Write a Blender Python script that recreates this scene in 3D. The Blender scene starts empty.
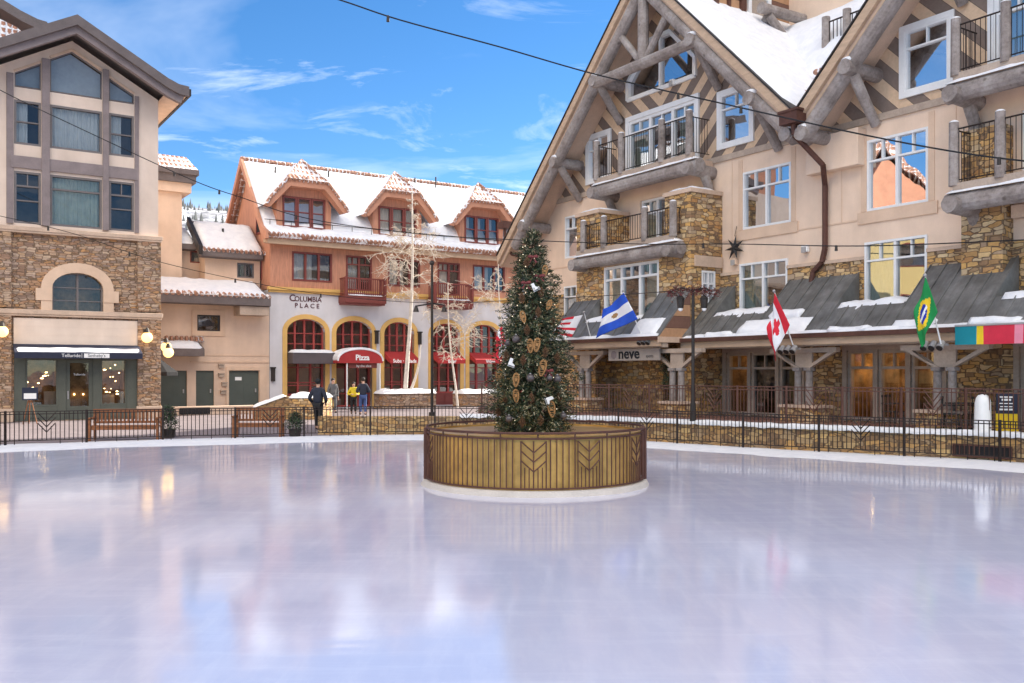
import bpy, bmesh, math, random
from mathutils import Vector, noise as mnoise
from mathutils.geometry import tessellate_polygon
R_ = math.radians
rnd = random.Random(7)
scene = bpy.context.scene
COL = scene.collection
CAMZ, FPX, HOR = 2.1, 918.0, 371.0

# ------------------------------------------------------------------ materials
def nodes_of(name):
    m = bpy.data.materials.new(name); m.use_nodes = True
    nt = m.node_tree
    return m, nt, nt.nodes['Principled BSDF'], nt.nodes.new, nt.links.new
def coords(nt, scale=(1, 1, 1)):
    tc = nt.nodes.new('ShaderNodeTexCoord'); mp = nt.nodes.new('ShaderNodeMapping')
    mp.inputs['Scale'].default_value = scale
    nt.links.new(tc.outputs['Object'], mp.inputs['Vector'])
    return mp.outputs['Vector']
def ramp(nt, fac, stops):
    r = nt.nodes.new('ShaderNodeValToRGB'); e = r.color_ramp.elements
    while len(e) < len(stops): e.new(.5)
    for el, (p, c) in zip(e, stops):
        el.position = p; el.color = (*c, 1) if len(c) == 3 else c
    nt.links.new(fac, r.inputs['Fac']); return r.outputs['Color']
def noise(nt, vec, scale, detail=5, rough=.55):
    n = nt.nodes.new('ShaderNodeTexNoise'); n.inputs['Scale'].default_value = scale
    n.inputs['Detail'].default_value = detail; n.inputs['Roughness'].default_value = rough
    nt.links.new(vec, n.inputs['Vector']); return n.outputs['Fac']
def mixc(nt, fac, a, b, mode='MIX'):
    x = nt.nodes.new('ShaderNodeMix'); x.data_type = 'RGBA'; x.blend_type = mode
    for sock, v in ((x.inputs[0], fac), (x.inputs[6], a), (x.inputs[7], b)):
        if hasattr(v, 'is_linked'): nt.links.new(v, sock)
        elif isinstance(v, (int, float)): sock.default_value = v
        else: sock.default_value = (*v, 1)
    return x.outputs[2]
def math_(nt, op, a, b=None):
    x = nt.nodes.new('ShaderNodeMath'); x.operation = op
    for i, v in enumerate((a, b)):
        if v is None: continue
        if hasattr(v, 'is_linked'): nt.links.new(v, x.inputs[i])
        else: x.inputs[i].default_value = v
    return x.outputs[0]
def bump(nt, bs, h, strength=.3, dist=.02):
    b = nt.nodes.new('ShaderNodeBump'); b.inputs['Strength'].default_value = strength
    b.inputs['Distance'].default_value = dist
    nt.links.new(h, b.inputs['Height']); nt.links.new(b.outputs['Normal'], bs.inputs['Normal'])
def sc(c, k): return tuple(min(1, x*k) for x in c)

def plain(name, col, rough=.75, var=.18, scale=1.3, bmp=.25, bs_=25, metal=0, stretch=(1, 1, 1), spec=.4, streak=0):
    m, nt, bs, N, L = nodes_of(name)
    v = coords(nt, stretch)
    n1 = noise(nt, v, scale, 6, .6)
    c = ramp(nt, n1, [(.3, sc(col, 1-var)), (.7, sc(col, 1+var))])
    n2 = noise(nt, v, bs_, 4)
    c = mixc(nt, .25*min(1, var*4), c, ramp(nt, n2, [(.35, sc(col, .6)), (.65, sc(col, 1.3))]))
    if streak:
        k = noise(nt, coords(nt, (1.3, 1.3, .32)), .9, 6, .6); k2 = noise(nt, v, .45, 4, .6)
        c = mixc(nt, streak*.6, c, ramp(nt, k, [(.34, (.66, .62, .59)), (.62, (1, 1, 1))]), 'MULTIPLY')
        c = mixc(nt, streak, c, ramp(nt, k2, [(.35, (.80, .77, .74)), (.62, (1.0, 1.0, 1.0))]), 'MULTIPLY')
    L(c, bs.inputs['Base Color'])
    bs.inputs['Roughness'].default_value = rough; bs.inputs['Metallic'].default_value = metal
    bs.inputs['Specular IOR Level'].default_value = spec
    if bmp: bump(nt, bs, n2, bmp, .01)
    return m

def stone(name, pal, scale=(3.3, 3.3, 8.0), mortar=(.17, .11, .065), bscale=1.0):
    m, nt, bs, N, L = nodes_of(name)
    v0 = coords(nt, (1, 1, 1))
    nz = N('ShaderNodeTexNoise'); nz.inputs['Scale'].default_value = 1.8; L(v0, nz.inputs['Vector'])
    add = N('ShaderNodeVectorMath'); add.operation = 'MULTIPLY_ADD'
    L(nz.outputs['Color'], add.inputs[0]); add.inputs[1].default_value = (.12, .12, .12); L(v0, add.inputs[2])
    mp = N('ShaderNodeMapping'); mp.inputs['Scale'].default_value = scale; L(add.outputs[0], mp.inputs['Vector'])
    vo = N('ShaderNodeTexVoronoi'); vo.inputs['Scale'].default_value = 1; vo.distance = 'CHEBYCHEV'
    vo.inputs['Randomness'].default_value = .85; L(mp.outputs[0], vo.inputs['Vector'])
    ve = N('ShaderNodeTexVoronoi'); ve.feature = 'F2'; ve.distance = 'CHEBYCHEV'; ve.inputs['Scale'].default_value = 1
    ve.inputs['Randomness'].default_value = .85; L(mp.outputs[0], ve.inputs['Vector'])
    edge = math_(nt, 'SUBTRACT', ve.outputs['Distance'], vo.outputs['Distance'])
    sep = N('ShaderNodeSeparateColor'); L(vo.outputs['Color'], sep.inputs[0])
    k = len(pal)
    c = ramp(nt, sep.outputs[0], [(i/(k-1)*.96, p) for i, p in enumerate(pal)])
    n2 = noise(nt, v0, 9, 6, .65)
    c = mixc(nt, .55, c, ramp(nt, n2, [(.3, (.5, .48, .45)), (.65, (1, 1, 1))]), 'MULTIPLY')
    edge2 = ramp(nt, edge, [(.02, (0, 0, 0)), (.12, (1, 1, 1))])
    c = mixc(nt, edge2, mortar, c)
    L(c, bs.inputs['Base Color']); bs.inputs['Roughness'].default_value = .85
    h = math_(nt, 'ADD', math_(nt, 'MULTIPLY', edge2, 1.0), math_(nt, 'MULTIPLY', n2, .6))
    h = math_(nt, 'ADD', h, math_(nt, 'MULTIPLY', sep.outputs[1], .7))
    bump(nt, bs, h, .7, .04*bscale)
    return m

def glass(name, tint=(.75, .8, .8), refl=.16):
    m, nt, bs, N, L = nodes_of(name)
    nt.nodes.remove(bs)
    out = nt.nodes['Material Output']
    tr = N('ShaderNodeBsdfTransparent'); tr.inputs[0].default_value = (*tint, 1)
    gl = N('ShaderNodeBsdfGlossy'); gl.inputs['Roughness'].default_value = .01; gl.inputs[0].default_value = (.95, .97, 1, 1)
    fr = N('ShaderNodeFresnel'); fr.inputs['IOR'].default_value = 1.5
    n = noise(nt, coords(nt), .55, 2)
    bp = N('ShaderNodeBump'); bp.inputs['Strength'].default_value = .12; bp.inputs['Distance'].default_value = .05
    L(n, bp.inputs['Height']); L(bp.outputs[0], gl.inputs['Normal'])
    f = math_(nt, 'MINIMUM', math_(nt, 'ADD', fr.outputs[0], refl), .9)
    mx = N('ShaderNodeMixShader'); L(f, mx.inputs[0]); L(tr.outputs[0], mx.inputs[1]); L(gl.outputs[0], mx.inputs[2])
    L(mx.outputs[0], out.inputs[0])
    return m

def stripes_v(name, xc, period, ca, cb, slope=1.0, wave=False):
    """diagonal boards mirrored about x = xc (local building coordinates)"""
    m, nt, bs, N, L = nodes_of(name)
    tc = N('ShaderNodeTexCoord'); sp = N('ShaderNodeSeparateXYZ'); L(tc.outputs['Object'], sp.inputs[0])
    a = math_(nt, 'ABSOLUTE', math_(nt, 'SUBTRACT', sp.outputs['X'], xc))
    w = math_(nt, 'SUBTRACT', sp.outputs['Z'], math_(nt, 'MULTIPLY', a, slope))
    f = math_(nt, 'FRACT', math_(nt, 'DIVIDE', w, period))
    n = noise(nt, coords(nt, (3, 3, 3)), 3, 5)
    st = math_(nt, 'GREATER_THAN', f, .5)
    c = mixc(nt, st, ca, cb)
    c = mixc(nt, .35, c, ramp(nt, n, [(.3, (.5, .5, .5)), (.7, (1, 1, 1))]), 'MULTIPLY')
    f2 = math_(nt, 'FRACT', math_(nt, 'DIVIDE', w, period/2))
    gr = math_(nt, 'MULTIPLY', math_(nt, 'GREATER_THAN', f2, .04), 1.0)
    c = mixc(nt, gr, sc(cb, .4), c)
    L(c, bs.inputs['Base Color']); bs.inputs['Roughness'].default_value = .8
    bump(nt, bs, math_(nt, 'ADD', gr, math_(nt, 'MULTIPLY', n, .3)), .5, .02)
    return m

def boards(name, col, period=.22, axis='X', dark=.55):
    m, nt, bs, N, L = nodes_of(name)
    tc = N('ShaderNodeTexCoord'); sp = N('ShaderNodeSeparateXYZ'); L(tc.outputs['Object'], sp.inputs[0])
    f = math_(nt, 'FRACT', math_(nt, 'DIVIDE', sp.outputs[axis], period))
    g = math_(nt, 'GREATER_THAN', f, .08)
    n = noise(nt, coords(nt, (6, 6, 1)), 2, 5)
    c = ramp(nt, n, [(.3, sc(col, .82)), (.7, sc(col, 1.15))])
    c = mixc(nt, g, sc(col, dark), c)
    L(c, bs.inputs['Base Color']); bs.inputs['Roughness'].default_value = .75
    bump(nt, bs, math_(nt, 'ADD', g, math_(nt, 'MULTIPLY', n, .2)), .4, .02)
    return m

def snow_mat(name='snow'):
    m, nt, bs, N, L = nodes_of(name)
    v = coords(nt)
    n = noise(nt, v, 3, 8, .65); n2 = noise(nt, v, 22, 4)
    L(ramp(nt, n, [(.3, (.74, .75, .78)), (.65, (.86, .86, .87))]), bs.inputs['Base Color'])
    bs.inputs['Roughness'].default_value = .7
    bump(nt, bs, math_(nt, 'ADD', n, math_(nt, 'MULTIPLY', n2, .35)), .5, .06)
    return m

def tile_snow(name, tile, period=.22, cover=.55, rows=.3):
    """barrel tiles showing through thin snow"""
    m, nt, bs, N, L = nodes_of(name)
    tc = N('ShaderNodeTexCoord'); sp = N('ShaderNodeSeparateXYZ'); L(tc.outputs['Object'], sp.inputs[0])
    f = math_(nt, 'FRACT', math_(nt, 'DIVIDE', sp.outputs['X'], period))
    r = math_(nt, 'FRACT', math_(nt, 'DIVIDE', sp.outputs['Z'], rows))
    h = math_(nt, 'SINE', math_(nt, 'MULTIPLY', f, math.pi))
    n = noise(nt, coords(nt), 2.2, 6, .7)
    k = math_(nt, 'ADD', math_(nt, 'MULTIPLY', n, 1.2), math_(nt, 'MULTIPLY', math_(nt, 'MULTIPLY', h, r), -.5))
    mask = ramp(nt, k, [(cover-.28, (0, 0, 0)), (cover-.2, (1, 1, 1))])
    c = mixc(nt, mask, ramp(nt, noise(nt, coords(nt), 7, 3), [(.3, sc(tile, .6)), (.7, sc(tile, 1.3))]), (.84, .84, .86))
    L(c, bs.inputs['Base Color']); bs.inputs['Roughness'].default_value = .75
    bump(nt, bs, math_(nt, 'ADD', h, math_(nt, 'MULTIPLY', r, .5)), .7, .05)
    return m

def metal_roof(name):
    m, nt, bs, N, L = nodes_of(name)
    v = coords(nt); n = noise(nt, v, 1.6, 7, .65)
    n2 = noise(nt, coords(nt, (5, .6, .6)), 2.5, 5)
    c = ramp(nt, n, [(.28, (.13, .125, .115)), (.5, (.20, .198, .188)), (.72, (.31, .305, .295))])
    c = mixc(nt, .5, c, ramp(nt, n2, [(.3, (.5, .45, .4)), (.7, (1, 1, 1))]), 'MULTIPLY')
    L(c, bs.inputs['Base Color']); bs.inputs['Roughness'].default_value = .5; bs.inputs['Metallic'].default_value = .35
    bump(nt, bs, n, .2, .02)
    return m

def emit(name, col, st):
    m, nt, bs, N, L = nodes_of(name)
    bs.inputs['Base Color'].default_value = (*col, 1)
    bs.inputs['Emission Color'].default_value = (*col, 1); bs.inputs['Emission Strength'].default_value = st
    return m

def log_mat():
    m, nt, bs, N, L = nodes_of('weathered_grey_log')
    v = coords(nt); n = noise(nt, v, 1.4, 6, .65); n2 = noise(nt, v, 8, 6, .7); n3 = noise(nt, v, 30, 4, .7)
    c = ramp(nt, n, [(.3, (.20, .165, .145)), (.5, (.32, .275, .25)), (.7, (.44, .395, .365))])
    c = mixc(nt, .6, c, ramp(nt, n2, [(.33, (.5, .46, .43)), (.55, (1, 1, 1))]), 'MULTIPLY')
    vo = N('ShaderNodeTexVoronoi'); vo.inputs['Scale'].default_value = 1.7; L(v, vo.inputs['Vector'])
    c = mixc(nt, ramp(nt, vo.outputs['Distance'], [(.05, (.75, .75, .75)), (.12, (0, 0, 0))]), c, (.10, .075, .06))
    L(c, bs.inputs['Base Color']); bs.inputs['Roughness'].default_value = .85
    bump(nt, bs, math_(nt, 'ADD', n2, math_(nt, 'MULTIPLY', n3, .5)), .6, .035)
    return m
MT = dict(
    stucco=plain('pink_stucco', (.84, .64, .485), .9, .1, .8, .5, 45, streak=.45),
    stucco_trim=plain('tan_stucco_trim', (.74, .54, .39), .9, .1, 1.2, .4, 45, streak=.4),
    pinkwall=plain('rosy_stucco', (.78, .64, .53), .9, .09, .7, .45, 45, streak=.4),
    mauve=plain('mauve_grey_timber', (.25, .205, .20), .8, .18, 2, .3, 30),
    darktrim=plain('dark_taupe_timber', (.145, .12, .115), .75, .22, 2, .3, 30),
    tanboard=plain('tan_board', (.52, .37, .25), .8, .16, 2.5, .3, 30, stretch=(1, 1, 4)),
    connector=plain('cream_stucco', (.76, .57, .43), .9, .1, .7, .45, 45, streak=.45),
    white_plaster=plain('pale_plaster', (.70, .69, .71), .9, .09, .6, .4, 45, streak=.4),
    orange=boards('terracotta_boards', (.53, .25, .155), .28, 'X', .82),
    orange_plain=plain('terracotta_paint', (.53, .26, .165), .8, .15, 1.5, .3, 30),
    yellow=plain('ochre_plaster', (.70, .43, .14), .85, .12, 1.2, .3, 40),
    log=log_mat(),
    beam=plain('taupe_beam', (.44, .345, .27), .8, .2, 2, .3, 20),
    soffit=plain('soffit_boards', (.62, .45, .33), .8, .13, 2, .2, 20),
    whiteframe=plain('white_window_paint', (.78, .78, .77), .5, .05, 3, .05, 20),
    oxblood=plain('dark_red_frame', (.20, .05, .04), .55, .2, 2, .1, 20),
    redpaint=plain('red_frame_paint', (.36, .06, .05), .55, .2, 2, .1, 20),
    greyframe=plain('grey_window_frame', (.17, .15, .145), .6, .15, 2, .1, 20),
    darkframe=plain('dark_bronze', (.045, .038, .034), .5, .25, 3, .1, 20, metal=.4),
    iron=plain('black_iron', (.034, .024, .021), .55, .25, 3, .15, 30, metal=.5),
    rust=plain('brown_iron', (.115, .052, .038), .6, .3, 3, .15, 30, metal=.35),
    greendoor=plain('grey_green_door', (.085, .10, .085), .6, .14, 1.2, .1, 20),
    greenshop=plain('olive_shop_timber', (.10, .107, .085), .6, .14, 1.5, .1, 20),
    awnnavy=plain('navy_canvas', (.025, .03, .055), .8, .2, 2, .2, 60),
    awnred=plain('red_canvas', (.40, .035, .035), .8, .15, 2, .2, 60),
    awngrey=plain('grey_brown_canvas', (.11, .09, .095), .8, .15, 2, .2, 60),
    white=plain('white_lettering', (.85, .85, .83), .6, .03, 3, 0, 20),
    letters=plain('maroon_lettering', (.10, .03, .035), .5, .1, 3, 0, 20),
    black=plain('black_cloth', (.018, .018, .02), .9, .3, 5, .3, 40),
    curtain=plain('pale_green_curtain', (.50, .55, .47), .9, .1, 3, .2, 20),
    curtain2=plain('cream_blind', (.66, .66, .64), .9, .06, 3, .2, 20),
    dimblind=plain('grey_blind', (.38, .42, .46), .9, .1, 2, 0, 10),
    room=plain('dim_interior', (.06, .045, .035), .9, .5, 1.2, 0, 5),
    roomwarm=plain('shop_interior', (.26, .15, .07), .9, .9, 2.2, 0, 7),
    roomred=plain('dark_red_interior', (.17, .05, .04), .9, .7, 1.5, 0, 6),
    snow=snow_mat(),
    mroof=metal_roof('dark_seamed_metal'),
    stripes1=stripes_v('diagonal_boards', -4.85, 1.0, (.70, .50, .33), (.215, .16, .13)),
    stripes2=stripes_v('diagonal_boards_second', 9.72, 1.0, (.70, .50, .33), (.215, .16, .13)),
    stripes3=stripes_v('chevron_boards_tower', -2.4, .8, (.50, .28, .15), (.20, .10, .07), 1.0),
    stone=stone('ochre_ledgestone', [(.72, .42, .14), (.58, .33, .12), (.30, .18, .10), (.76, .53, .26), (.66, .38, .13), (.42, .30, .20), (.80, .60, .34), (.52, .27, .10)]),
    stonewall=stone('terrace_ledgestone', [(.60, .36, .14), (.42, .24, .10), (.26, .16, .09), (.68, .46, .20), (.42, .29, .17), (.62, .36, .13)], (3.0, 3.0, 8.0)),
    stonered=stone('russet_ledgestone', [(.52, .31, .18), (.42, .24, .14), (.26, .18, .14), (.60, .39, .23), (.45, .32, .25), (.62, .45, .31), (.34, .24, .18), (.56, .30, .13)], (3.5, 3.5, 10.5)),
    ashlar=plain('sandstone_trim', (.58, .43, .32), .85, .16, 2, .4, 25),
    tile=tile_snow('terracotta_tile_in_snow', (.40, .19, .12), .24, .66),
    tilebare=tile_snow('terracotta_tile', (.40, .21, .14), .24, .80),
    glass=glass('window_glass', (.72, .78, .78), .30),
    glassblue=glass('mirror_window_glass', (.45, .5, .52), .50),
    glasssoft=glass('soft_window_glass', (.85, .88, .88), .03),
    shoplight=emit('window_lamp_glow', (1, .66, .28), 5.0),
    shoplamp=emit('shop_lamp_glow', (1, .66, .28), 14.0),
    glassdim=glass('shop_glass', (.8, .8, .78), .06),
    lampglow=emit('warm_lamp_glow', (1, .62, .20), 1.0),
    bulb=emit('white_bulb', (1, .85, .6), .7),
    bronze=plain('amber_panel', (.54, .32, .09), .36, .4, 1.6, .15, 6, metal=.3, streak=.5),
    wood=plain('cedar_slats', (.24, .088, .032), .6, .3, 3, .2, 12, stretch=(1, 1, 5)),
    skin=plain('skin', (.55, .33, .24), .6, .05, 5, 0, 20),
    denim=plain('blue_denim', (.06, .10, .24), .9, .2, 8, .3, 60),
    navycoat=plain('dark_navy_coat', (.028, .032, .05), .9, .2, 6, .3, 40),
    greycoat=plain('grey_coat', (.12, .12, .125), .9, .2, 6, .3, 40),
    yellowcoat=plain('yellow_jacket', (.62, .48, .03), .85, .1, 6, .3, 40),
    hair=plain('dark_hair', (.03, .02, .015), .7, .3, 20, .4, 60),
    bark=plain('pale_aspen_bark', (.66, .60, .52), .85, .25, 3, .4, 20),
    twig=plain('pale_twigs', (.62, .54, .44), .85, .2, 3, 0, 20),
    galv=plain('galvanised_fixture', (.42, .41, .40), .5, .15, 4, .1, 30, metal=.4),
    concrete=plain('pale_concrete', (.55, .50, .45), .85, .12, 2, .3, 30),
)

# ------------------------------------------------------------------ mesh builder
class MB:
    """collects polygons; T maps builder coordinates to local xyz.  default: (s, d, z) -> (s, -d, z)"""
    def __init__(self, T=None): self.v = []; self.f = []; self.mi = []; self.T = T or (lambda a, b, c: (a, -b, c)); self.cur = 0
    def add(self, pts): i = len(self.v); self.v += [self.T(*p) for p in pts]; return i
    def poly(self, pts): i = self.add(pts); self.f.append(tuple(range(i, i+len(pts)))); self.mi.append(self.cur)
    def box(self, a0, a1, b0, b1, c0, c1):
        i = self.add([(a, b, c) for c in (c0, c1) for b in (b0, b1) for a in (a0, a1)])
        for q in ((0, 1, 3, 2), (4, 6, 7, 5), (0, 4, 5, 1), (2, 3, 7, 6), (0, 2, 6, 4), (1, 5, 7, 3)):
            self.f.append(tuple(i+k for k in q)); self.mi.append(self.cur)
        return self
    def prism(self, pts, lo, hi, axis='d'):
        """pts in the two other builder axes, extruded along axis"""
        def mk(p, t):
            if axis == 'd': return (p[0], t, p[1])      # pts = (s, z)
            if axis == 's': return (t, p[0], p[1])      # pts = (d, z)
            return (p[0], p[1], t)                       # pts = (s, d)
        n = len(pts); i = self.add([mk(p, lo) for p in pts]+[mk(p, hi) for p in pts])
        self.f.append(tuple(range(i, i+n))); self.f.append(tuple(range(i+2*n-1, i+n-1, -1))); self.mi += [self.cur]*2
        for k in range(n):
            self.f.append((i+k, i+(k+1) % n, i+n+(k+1) % n, i+n+k)); self.mi.append(self.cur)
        return self
    def cyl(self, p, q, r0, r1=None, n=10, wob=0):
        r1 = r0 if r1 is None else r1
        p = Vector(self.T(*p)); q = Vector(self.T(*q)); ax = (q-p).normalized()
        a = ax.orthogonal().normalized(); b = ax.cross(a)
        i = len(self.v)
        for c, r in ((p, r0), (q, r1)):
            for k in range(n):
                t = 2*math.pi*k/n; rr = r*(1+wob*math.sin(3*t+p.x*5)); self.v.append(tuple(c+(a*math.cos(t)+b*math.sin(t))*rr))
        for k in range(n):
            self.f.append((i+k, i+(k+1) % n, i+n+(k+1) % n, i+n+k)); self.mi.append(self.cur)
        self.f.append(tuple(range(i+n-1, i-1, -1))); self.f.append(tuple(range(i+n, i+2*n))); self.mi += [self.cur]*2
        return self
    def tube(self, pts, r, n=6):
        for k in range(len(pts)-1): self.cyl(pts[k], pts[k+1], r, r, n)
        return self
    def ball(self, c, r, seg=10, rings=7, sq=(1, 1, 1)):
        c = Vector(self.T(*c)); i = len(self.v)
        for a in range(rings+1):
            th = math.pi*a/rings
            for b in range(seg):
                ph = 2*math.pi*b/seg
                self.v.append((c.x+r*sq[0]*math.sin(th)*math.cos(ph), c.y+r*sq[1]*math.sin(th)*math.sin(ph), c.z+r*sq[2]*math.cos(th)))
        for a in range(rings):
            for b in range(seg):
                self.f.append((i+a*seg+b, i+a*seg+(b+1) % seg, i+(a+1)*seg+(b+1) % seg, i+(a+1)*seg+b)); self.mi.append(self.cur)
        return self
    def build(self, name, mat, parent=None, smooth=False, bevel=0, weld=True, recalc=True):
        me = bpy.data.meshes.new(name); me.from_pydata(self.v, [], self.f)
        mats = mat if isinstance(mat, (list, tuple)) else [mat]
        for x in mats: me.materials.append(MT[x] if isinstance(x, str) else x)
        me.polygons.foreach_set('material_index', self.mi)
        if recalc or weld:
            bm = bmesh.new(); bm.from_mesh(me)
            if weld: bmesh.ops.remove_doubles(bm, verts=bm.verts, dist=.0002)
            if recalc: bmesh.ops.recalc_face_normals(bm, faces=bm.faces)
            bm.to_mesh(me); bm.free()
        if smooth: me.polygons.foreach_set('use_smooth', [True]*len(me.polygons))
        o = bpy.data.objects.new(name, me); COL.objects.link(o)
        if parent is not None: o.parent = parent
        if bevel:
            b = o.modifiers.new('bevel', 'BEVEL'); b.width = bevel; b.segments = 2; b.limit_method = 'ANGLE'
        return o

XYZ = lambda a, b, c: (a, b, c)
def tag(o, label=None, cat=None, group=None, kind=None):
    if label: o['label'] = label
    if cat: o['category'] = cat
    if group: o['group'] = group
    if kind: o['kind'] = kind
    return o
def thing(name, label, cat, loc=(0, 0, 0), rz=0, group=None):
    o = bpy.data.objects.new(name, None); COL.objects.link(o); o.empty_display_size = .2
    o.location = loc; o.rotation_euler = (0, 0, rz)
    return tag(o, label, cat, group)
def copy_tree(o, parent=None):
    c = o.copy(); COL.objects.link(c)
    if parent is not None: c.parent = parent
    for ch in list(o.children): copy_tree(ch, c)
    return c

class Frame:
    """a facade plane: origin on the ground, u along the wall, n out of it"""
    def __init__(s, O, u):
        l = math.hypot(*u); s.O = O; s.u = (u[0]/l, u[1]/l); s.n = (s.u[1], -s.u[0]); s.rz = math.atan2(s.u[1], s.u[0])
    def px(s, x, y, d=0):
        dx = (x-512)/FPX; t = (d+s.n[0]*s.O[0]+s.n[1]*s.O[1])/(s.n[0]*dx+s.n[1])
        return ((dx*t-s.O[0])*s.u[0]+(t-s.O[1])*s.u[1], CAMZ+(HOR-y)/FPX*t)
    def w(s, a, d, z): return (s.O[0]+a*s.u[0]+d*s.n[0], s.O[1]+a*s.u[1]+d*s.n[1], z)
FR = Frame((8.27, 30.6), (.548, -.836))
FL = Frame((-15.8, 41), (.836, .548))
FC = Frame((-13.2, 50), (.836, .548))
def ground_pt(x, y, z=0):
    Y = (CAMZ-z)*FPX/(y-HOR); return ((x-512)/FPX*Y, Y)

# ------------------------------------------------------------------ building pieces
def wall_poly(mb, outer, holes, d, reveal=.25):
    loops = [[Vector((p[0], p[1], 0)) for p in outer]]+[[Vector((p[0], p[1], 0)) for p in h] for h in holes]
    flat = [p for l in loops for p in l]
    tris = tessellate_polygon(loops)
    i = mb.add([(p.x, d, p.y) for p in flat])
    for t in tris: mb.f.append(tuple(i+k for k in t)); mb.mi.append(mb.cur)
    for h in holes:
        for k in range(len(h)):
            a, b = h[k], h[(k+1) % len(h)]
            mb.poly([(a[0], d, a[1]), (b[0], d, b[1]), (b[0], d-reveal, b[1]), (a[0], d-reveal, a[1])])
def grid_wall(mb, s0, s1, z0, z1, d, holes=(), reveal=.25):
    xs = sorted({s0, s1, *[min(max(h[k], s0), s1) for h in holes for k in (0, 1)]})
    zs = sorted({z0, z1, *[min(max(h[k], z0), z1) for h in holes for k in (2, 3)]})
    for i in range(len(xs)-1):
        for j in range(len(zs)-1):
            cx, cz = (xs[i]+xs[i+1])/2, (zs[j]+zs[j+1])/2
            if any(h[0] < cx < h[1] and h[2] < cz < h[3] for h in holes): continue
            mb.poly([(xs[i], d, zs[j]), (xs[i+1], d, zs[j]), (xs[i+1], d, zs[j+1]), (xs[i], d, zs[j+1])])
    for h in holes:
        a, b, c, e = max(h[0], s0), min(h[1], s1), max(h[2], z0), min(h[3], z1)
        if a >= b or c >= e: continue
        if h[2] >= z0: mb.poly([(a, d, c), (b, d, c), (b, d-reveal, c), (a, d-reveal, c)])
        if h[3] <= z1: mb.poly([(a, d, e), (b, d, e), (b, d-reveal, e), (a, d-reveal, e)])
        mb.poly([(a, d, c), (a, d, e), (a, d-reveal, e), (a, d-reveal, c)])
        mb.poly([(b, d, c), (b, d, e), (b, d-reveal, e), (b, d-reveal, c)])
def rect(s0, s1, z0, z1): return [(s0, z0), (s1, z0), (s1, z1), (s0, z1)]
def arch(s0, s1, z0, zs, zt, n=10):
    """rectangle with a flattened round head"""
    c, h = (s0+s1)/2, (s1-s0)/2
    return [(s0, z0), (s1, z0)]+[(c+h*math.cos(math.pi*k/n), zs+(zt-zs)*math.sin(math.pi*k/n)) for k in range(n+1)]

def window(parent, s0, s1, z0, z1, d, cols=2, transom=.27, fm='whiteframe', gl='glass', curtain='sides', cm='curtain', room='room',
           T=None, fw=.07, sill=None, topcols=2, name='window', proud=.03, depth=.9, outline=None, extra_h=()):
    mb = MB(T)
    if outline is None:
        mb.box(s0, s0+fw, d-.14, d+proud, z0, z1).box(s1-fw, s1, d-.14, d+proud, z0, z1)
        mb.box(s0+fw, s1-fw, d-.14, d+proud, z0, z0+fw).box(s0+fw, s1-fw, d-.14, d+proud, z1-fw, z1)
    w = (s1-s0)/cols
    for k in range(1, cols): mb.box(s0+k*w-fw*.6, s0+k*w+fw*.6, d-.13, d+proud-.01, z0+fw, z1-fw)
    if transom:
        zt = z1-transom*(z1-z0)
        mb.box(s0+fw, s1-fw, d-.12, d+proud-.018, zt-fw*.4, zt+fw*.4)
        for k in range(cols):
            for q in range(1, topcols): x = s0+(k+q/topcols)*w; mb.box(x-fw*.25, x+fw*.25, d-.11, d+proud-.026, zt+fw*.4, z1-fw)
    for zz in extra_h: mb.box(s0+fw, s1-fw, d-.12, d+proud-.022, zz-fw*.3, zz+fw*.3)
    f = mb.build(name, fm, parent)
    p = MB(T)
    p.poly([(s0+.02, d-.07, z0+.02), (s1-.02, d-.07, z0+.02), (s1-.02, d-.07, z1-.02), (s0+.02, d-.07, z1-.02)])
    p.build('pane', gl, f)
    r = MB(T); e = depth
    r.poly([(s0, d-e, z0), (s1, d-e, z0), (s1, d-e, z1), (s0, d-e, z1)])
    for q in ([(s0, 0, z0), (s1, 0, z0)], [(s0, 0, z1), (s1, 0, z1)], [(s0, 0, z0), (s0, 0, z1)], [(s1, 0, z0), (s1, 0, z1)]):
        (a, _, b), (c, _, g) = q
        r.poly([(a, d-.15, b), (c, d-.15, g), (c, d-e, g), (a, d-e, b)])
    r.build('interior', room, f)
    if curtain:
        c = MB(T); W = s1-s0
        spans = {'sides': [(s0, s0+W*.3), (s1-W*.3, s1)], 'full': [(s0, s1)], 'left': [(s0, s0+W*.45)], 'half': [(s0, s0+W*.52)]}[curtain]
        for a, b in spans:
            n = max(6, int((b-a)/.05)); pts = []
            for k in range(n+1): pts.append((a+(b-a)*k/n, d-.24+.03*math.sin(k*1.9)+.01*math.sin(k*5.1)))
            for k in range(n):
                (xa, da), (xb, db) = pts[k], pts[k+1]
                c.poly([(xa, da, z0+.03), (xb, db, z0+.03), (xb, db, z1-.03), (xa, da, z1-.03)])
        c.build('curtain', cm, f, recalc=False)
    if sill:
        s = MB(T); s.box(s0-.08, s1+.08, d-.02, d+.12, z0-.16, z0-.01); s.build('sill', sill, f, bevel=.01)
    return f
def trim_frame(mb, s0, s1, z0, z1, d0, d1, w):
    mb.box(s0-w, s0, d0, d1, z0-w, z1+w).box(s1, s1+w, d0, d1, z0-w, z1+w)
    mb.box(s0, s1, d0, d1, z0-w, z0).box(s0, s1, d0, d1, z1, z1+w)

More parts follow.
